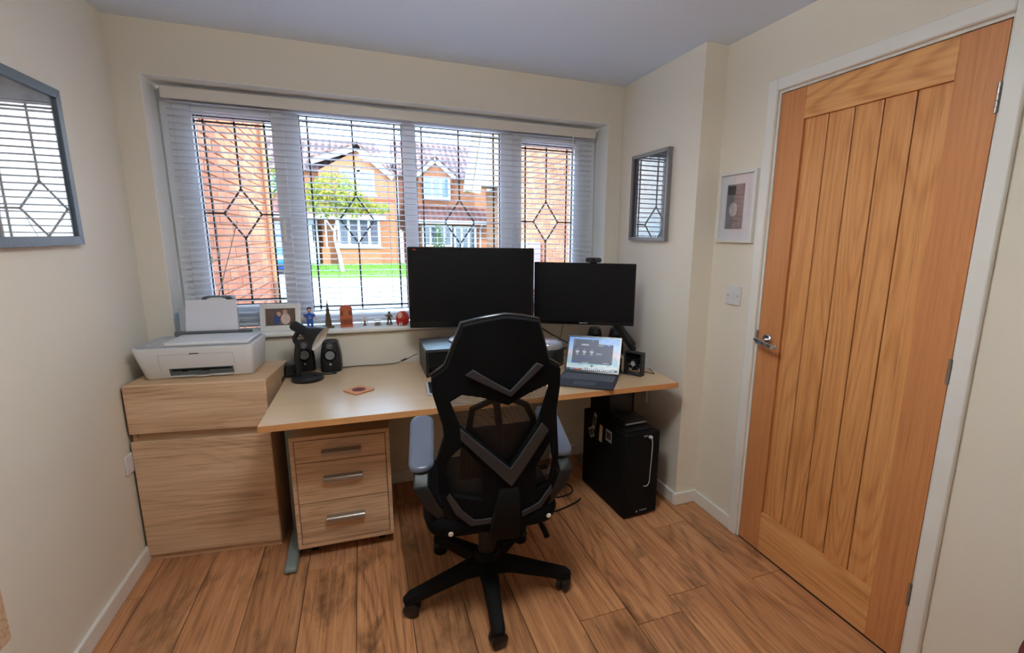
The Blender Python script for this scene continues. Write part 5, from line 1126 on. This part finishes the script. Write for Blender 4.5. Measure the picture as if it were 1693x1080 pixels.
MB().add([(-8, Y1 - .1, 2.4), (-2.2, Y1 - .1, 2.4), (-2.2, Y1 + .9, 3.3), (-8, Y1 + .9, 3.3), (-8, Y1 + .9, 2.35), (-2.2, Y1 + .9, 2.35)], [(0, 1, 2, 3), (0, 4, 5, 1), (1, 5, 2), (0, 3, 4), (3, 2, 5, 4)]).build('garage_roof', M['tile2'], h1)
hwin(h1, -3.9, -2.3, 3.4, 4.35, Y1 + 0.9, 2, 1, M['winblue'], 0.1)
MB().cyl((xr1 + 0.02, Y1 - 0.05, GZ), (xr1 + 0.02, Y1 - 0.05, ze), 0.04, n=8).build('drainpipe', M['pvc'], h1)

Y2 = 27.0
h2 = thing('house', 'orange brick house with small pointed gable and long porch roof', 'house', (0, 0, 0), 0)
xl2 = at(666, 330, Y2)[0]; xr2 = at(850, 330, Y2)[0]; e2 = at(680, 290, Y2)[1]
B(xl2, xr2, Y2, Y2 + 7, GZ, e2).build('front_wall', M['farbrick'], h2)
rz2 = at(700, 237, Y2 + 3.5)[1]; xrl = at(655, 235, Y2 + 3.5)[0]
MB().prism([(Y2 + 0.0, GZ), (Y2 + 7, GZ), (Y2 + 7, e2), (Y2 + 3.5, rz2 - 0.1), (Y2, e2)], lambda a, b, c: (c, a, b), xl2 - 0.25, xl2 - 0.001).build('gable_end', M['farshade'], h2)
MB().add([(xl2 - 0.35, Y2 - 0.3, e2 - 0.05), (xr2, Y2 - 0.3, e2 - 0.05), (xr2, Y2 + 3.5, rz2), (xl2 - 0.35, Y2 + 3.5, rz2), (xr2, Y2 + 7.3, e2 - .05), (xl2 - .35, Y2 + 7.3, e2 - .05)], [(0, 1, 2, 3), (3, 2, 4, 5), (0, 3, 5), (1, 4, 2), (0, 5, 4, 1)]).build('roof', M['tile'], h2)
gp, gl, gr = at(717, 264, Y2), at(686, 290, Y2), at(750, 296, Y2)
MB().prism([(gl[0] + .15, e2 - 0.4), (gr[0] - .15, e2 - 0.4), (gr[0] - .15, gl[1]), (gp[0], gp[1] - 0.1), (gl[0] + .15, gl[1])], XZ, Y2 - 0.32, Y2 + 1.5).build('small_gable', M['farbrick'], h2)
for a, b in ((gl, gp), ((gr[0], gl[1]), gp)):
    A = Vector((a[0], 0, a[1])); Bv = Vector((b[0], 0, b[1])); u = (Bv - A).normalized(); nn = Vector((-u.z, 0, u.x)); nn = nn if nn.z > 0 else -nn
    MB().obox((A + Bv) / 2 + Vector((0, Y2 - 0.45, 0)) - nn * 0.06, u * ((Bv - A).length / 2 + 0.06), nn * 0.11, Vector((0, 0.03, 0))).build('barge_board', M['pvc'], h2)
    MB().obox((A + Bv) / 2 + Vector((0, Y2 + 0.6, 0)) + nn * 0.08, u * ((Bv - A).length / 2 + 0.06), nn * 0.04, Vector((0, 1.1, 0))).build('gable_roof', M['tile'], h2)
MB().cyl((gp[0], Y2 - 0.45, gp[1] - 0.1), (gp[0], Y2 - 0.45, gp[1] + 0.5), 0.06, 0.03, 8).build('finial', M['pvc'], h2)
a, c = at(696, 292, Y2), at(743, 331, Y2); hwin(h2, a[0], c[0], c[1], a[1], Y2 - 0.33, 3, 1, M['winblue'], 0.12)
B(a[0], c[0], Y2 - 0.30, Y2 - 0.002, c[1] - 0.02, e2 - 0.41).build('gable_backing', M['farbrick'], h2)
pt_, pb_ = at(720, 342, Y2)[1], at(720, 364, Y2 - 1.2)[1]; px0, px1 = xl2, at(832, 350, Y2)[0]
MB().add([(px0, Y2 - 1.2, pb_), (px1, Y2 - 1.2, pb_), (px1, Y2, pt_), (px0, Y2, pt_), (px0, Y2, pb_ - 0.05), (px1, Y2, pb_ - 0.05)], [(0, 1, 2, 3), (0, 4, 5, 1), (1, 5, 2), (0, 3, 4), (3, 2, 5, 4)]).build('porch_roof', M['tile2'], h2)
B(px0, px1, Y2 - 1.26, Y2 - 1.2, pb_ - 0.2, pb_).build('fascia', M['pvc'], h2)
a, c = at(698, 372, Y2 - .8), at(748, 405, Y2 - .8)
hwin(h2, a[0], c[0], c[1] - 0.1, a[1], Y2 - 0.75, 4, 2, M['windark'], 0.1); B(a[0], c[0], Y2 - .74, Y2 - .002, GZ, c[1] - .1).build('bay_wall', M['farbrick'], h2); B(a[0], c[0], Y2 - .70, Y2 - .005, c[1] - .098, a[1]).build('bay_body', M['pvc'], h2)
a, c = at(750, 374, Y2 - .8), at(788, 410, Y2 - .8); hwin(h2, a[0], c[0], c[1] - 0.5, a[1], Y2 - 0.75, 3, 2, M['windark'], 0.13); B(a[0], c[0], Y2 - .70, Y2 - .005, c[1] - .5, a[1]).build('porch_body', M['pvc'], h2)
a, c = at(804, 304, Y2), at(821, 334, Y2); hwin(h2, a[0], c[0], c[1], a[1], Y2, 1, 2, M['winblue'], 0.12)
MB().cyl((xl2 - 0.3, Y2 - 0.1, GZ), (xl2 - 0.3, Y2 - 0.1, e2), 0.07, n=8).build('drainpipe', M['pvc'], h2)
MB().tube([(px1 - 1.6, Y2 - 1.1, pb_ - .2), (px1 - 1.5, Y2 - .2, pb_ - .5), (px1 - 1.5, Y2 - .1, GZ)], 0.05, 8).build('drainpipe', M['pvc'], h2)

Y3 = 22.5
h3 = thing('house', 'cream rendered gable with a steep white barge board, upper right', 'house', (0, 0, 0), 0)
b0, b1, bz = at(785, 302, Y3), at(801, 196, Y3), at(850, 302, Y3)[0]
zt3 = b1[1] + 0.6
MB().prism([(b0[0], b0[1]), (bz, b0[1]), (bz, zt3), (b1[0] + 0.1, zt3)], XZ, Y3, Y3 + 3).build('gable_wall', M['render'], h3)
A = Vector((b0[0], 0, b0[1])); Bv = Vector((b1[0], 0, b1[1])); u = (Bv - A).normalized(); nn = Vector((-u.z, 0, u.x))
MB().obox((A + Bv) / 2 + Vector((0, Y3 - 0.1, 0)) - nn * 0.13, u * ((Bv - A).length / 2 + 0.5), nn * 0.19, Vector((0, 0.05, 0))).build('barge_board', M['pvc'], h3)
MB().obox((A + Bv) / 2 + Vector((0, Y3 + 0.4, 0)) + nn * 0.22, u * ((Bv - A).length / 2 + 0.5), nn * 0.14, Vector((0, 0.45, 0))).build('verge', M['render'], h3)
B(b0[0] - 0.1, bz, Y3 - 0.02, Y3 + 0.3, b0[1] - 0.14, b0[1] - 0.001).build('soffit', M['pvc'], h3)
B(b0[0] + 1.3, bz, Y3 + 0.3, Y3 + 3, GZ, b0[1] - 0.15).build('lower_wall', M['farbrick'], h3)
# picket gate between the houses
gt = thing('picket_gate', 'pale picket gate between the two brick houses', 'gate', (0, 0, 0), 0)
g0, g1 = at(658.5, 382, 26.2), at(669, 432, 26.2); np_ = 7; gw = (g1[0] - g0[0]) / np_
for k in range(np_):
    x = g0[0] + gw * k; hh = g0[1] + 0.10 * math.sin(math.pi * k / (np_ - 1))
    MB().prism([(x, GZ), (x + gw * .72, GZ), (x + gw * .72, hh - .06), (x + gw * .36, hh), (x, hh - .06)], XZ, 26.2, 26.23).build('picket', M['pvc'], gt)
B(g0[0], g1[0], 26.235, 26.28, 0.2, 0.3).build('rail', M['pvc'], gt); B(g0[0], g1[0], 26.235, 26.28, 1.0, 1.1).build('rail', M['pvc'], gt)

# ---- trees and shrub
def leafcloud(mb, c, r, n, size, rnd):
    for _ in range(n):
        while True:
            p = Vector((rnd.uniform(-1, 1), rnd.uniform(-1, 1), rnd.uniform(-1, 1)))
            if p.length < 1: break
        q = Vector((c[0] + p.x * r[0], c[1] + p.y * r[1], c[2] + p.z * r[2])); s = size * rnd.uniform(0.6, 1.3)
        d = Vector((rnd.uniform(-1, 1), rnd.uniform(-1, 1), rnd.uniform(-1, .3))).normalized(); e = d.cross(Vector((rnd.uniform(-1, 1), rnd.uniform(-1, 1), 1))).normalized()
        mb.mi = 0 if rnd.random() < 0.75 else 1
        mb.add([q - d * s, q + e * s * .45, q + d * s, q - e * s * .45], [(0, 1, 2, 3)])
def leafmat(name, col):
    ma, t, b = newmat(name); b.inputs['Base Color'].default_value = lin(col); b.inputs['Roughness'].default_value = 0.6
    tr = N(t, 'ShaderNodeBsdfTranslucent'); tr.inputs[0].default_value = lin(col); mx = N(t, 'ShaderNodeMixShader'); mx.inputs[0].default_value = 0.35
    o = [n for n in t.nodes if n.type == 'OUTPUT_MATERIAL'][0]; t.links.new(b.outputs[0], mx.inputs[1]); t.links.new(tr.outputs[0], mx.inputs[2]); t.links.new(mx.outputs[0], o.inputs[0]); return ma
M['leaf'] = leafmat('yellow_green_leaf', (132, 146, 62)); M['leafy'] = leafmat('yellow_leaf', (200, 176, 60)); M['leafd'] = leafmat('mid_green_leaf', (78, 112, 58)); M['bark'] = mat('pale_birch_bark', (184, 172, 156), 0.8, var=0.3, vscale=12)
YT = 19.5; rnd = random.Random(4)
tr = thing('birch_tree', 'slender young birch with yellowing leaves on the lawn', 'tree', (0.17, YT, GZ + 0.02), 0)
MB().tube(smoothpts([(0, 0, 0), (-0.10, 0, 0.7), (-0.22, 0, 1.5), (-0.05, 0.0, 2.3), (0.1, 0, 3.1), (0.2, 0, 3.9)], 5), [0.085 - 0.0028 * k for k in range(26)], 10).build('trunk', M['bark'], tr, smooth=True)
for p in ([(-0.2, 0, 1.6), (-0.6, -.1, 2.3), (-0.85, -.1, 3.1)], [(-0.1, 0, 2.1), (0.6, .1, 2.5), (1.3, .1, 2.75)], [(0.0, 0, 2.6), (-.4, .2, 3.2), (-.6, .2, 3.6)], [(0.05, 0, 2.9), (.6, -.2, 3.2), (.9, -.2, 3.5)]):
    MB().tube(smoothpts(p, 4), [0.035, 0.033, 0.03, 0.027, 0.024, 0.02, 0.017, 0.013, 0.008], 8).build('branch', M['bark'], tr, smooth=True)
lf = MB()
for c, r, n in (((0.0, 0, 3.35), (0.95, .8, .65), 800), ((-0.6, 0, 2.75), (0.75, .7, .6), 520), ((0.6, 0, 2.85), (0.8, .7, .5), 560), ((1.35, 0, 2.6), (0.7, .5, .28), 260), ((-0.9, 0, 3.1), (0.4, .4, .5), 200), ((0.2, 0, 2.45), (0.9, .6, .3), 260)): leafcloud(lf, c, r, n, 0.10, rnd)
f_ = lf.build('foliage', [M['leaf'], M['leafy']], tr); f_['kind'] = 'stuff'
bt = thing('tree', 'green tree rising behind the blue car', 'tree', (-3.9, 23.2, GZ), 0)
MB().tube([(0, 0, 0), (0.05, 0, 1.5), (0, 0, 3.2)], [0.12, 0.1, 0.05], 10).build('trunk', M['bark'], bt, smooth=True)
lf = MB(); leafcloud(lf, (0.3, 0, 3.9), (1.3, .9, 1.5), 900, 0.12, rnd); f_ = lf.build('foliage', [M['leaf'], M['leafd']], bt); f_['kind'] = 'stuff'
sx_, sz_ = at(726, 392, 25.2)
sb_ = thing('shrub', 'pointed green shrub in front of the porch house', 'shrub', (sx_, 25.2, GZ), 0)
MB().tube([(0, 0, 0), (0, 0, 1.4)], [0.04, 0.015], 8).build('stem', M['bark'], sb_)
lf = MB()
for c, r, n in (((0, 0, 0.5), (.6, .5, .5), 350), ((0, 0, 1.1), (.42, .4, .5), 260), ((-.05, 0, 1.75), (.22, .2, .45), 130)): leafcloud(lf, c, r, n, 0.08, rnd)
f_ = lf.build('foliage', [M['leafd'], M['leafd']], sb_); f_['kind'] = 'stuff'
# ---- blue car on the drive across the road
car = thing('car', 'blue hatchback parked nose-on across the road', 'car', (-2.55, 18.2, GZ + 0.0), 4)
M['carblue'] = mat('metallic_blue_paint', (30, 92, 190), 0.25, metal=0.3); M['carglass'] = mat('tinted_windscreen', (70, 110, 150), 0.08, spec=0.9)
# stations along y (front at 0): half width, bottom, top at shoulder; lofted body
st_ = [(0.0, 0.62, 0.35, 0.62), (0.12, 0.80, 0.22, 0.74), (0.9, 0.88, 0.20, 0.92), (1.3, 0.89, 0.20, 0.98), (3.2, 0.89, 0.20, 1.0), (3.9, 0.84, 0.25, 0.98), (4.05, 0.72, 0.4, 0.85)]
vs = []
for y, hw, z0, z1 in st_:
    zm = z0 + (z1 - z0) * .55
    vs += [(-hw * .9, y, z0), (hw * .9, y, z0), (hw, y, zm), (hw * .9, y, z1), (-hw * .9, y, z1), (-hw, y, zm)]
MB().add(vs, [(i * 6 + j, i * 6 + (j + 1) % 6, i * 6 + 6 + (j + 1) % 6, i * 6 + 6 + j) for i in range(6) for j in range(6)] + [(5, 4, 3, 2, 1, 0), tuple(36 + j for j in range(6))]).build('body', M['carblue'], car, bevel=0.05, seg=3)
vs = []
for y, hw, z in ((1.15, 0.78, 0.95), (1.95, 0.62, 1.46), (3.2, 0.60, 1.48), (3.85, 0.74, 0.98)): vs += [(-hw, y, z), (hw, y, z)]
MB().add(vs, [(0, 1, 3, 2), (2, 3, 5, 4), (4, 5, 7, 6), (0, 2, 4, 6), (1, 7, 5, 3), (0, 6, 7, 1)]).build('cabin_glass', M['carglass'], car)
MB().prism([(-0.64, 1.9), (0.64, 1.9), (0.62, 3.3), (-0.62, 3.3)], lambda a, b, c: (a, b, c), 1.455, 1.51).build('roof', M['carblue'], car, bevel=0.03)
for sg in (-1, 1):
    MB().obox((sg * 0.62, 0.10, 0.66), (0.15, sg * 0.04, 0), (0, 0.06, 0.01), (0, 0.02, 0.07)).build('headlight', M['whitegl'], car, bevel=0.02)
    MB().obox((sg * 0.60, 0.03, 0.36), (0.10, 0, 0), (0, 0.05, 0), (0, 0, 0.05)).build('fog_lamp', M['black'], car, bevel=0.02)
    MB().obox((sg * 0.97, 1.35, 1.02), (0.09, 0, 0), (0, 0.05, 0), (0, 0, 0.07)).build('mirror', M['carblue'], car, bevel=0.02)
    for y in (0.75, 3.3):
        wh = MB().lathe([(0, 0), (0.20, 0), (0.30, 0.02), (0.31, 0.10), (0.31, 0.18), (0, 0.18)], (sg * 0.90, y, 0.31), 24, (-sg, 0, 0)).build('wheel', M['blackm'], car, smooth=True)
        MB().lathe([(0, -0.006), (0.19, -0.006), (0.19, 0.01), (0, 0.01)], (sg * 0.90, y, 0.31), 20, (-sg, 0, 0)).build('hubcap', M['chrome'], wh)
B(-0.42, 0.42, -0.03, 0.05, 0.50, 0.60).build('grille', M['blackg'], car, bevel=0.01); B(-0.45, 0.45, -0.02, 0.06, 0.26, 0.36).build('lower_grille', M['blackm'], car, bevel=0.01)
B(-0.26, 0.26, -0.045, -0.02, 0.38, 0.48).build('number_plate', M['white'], car)
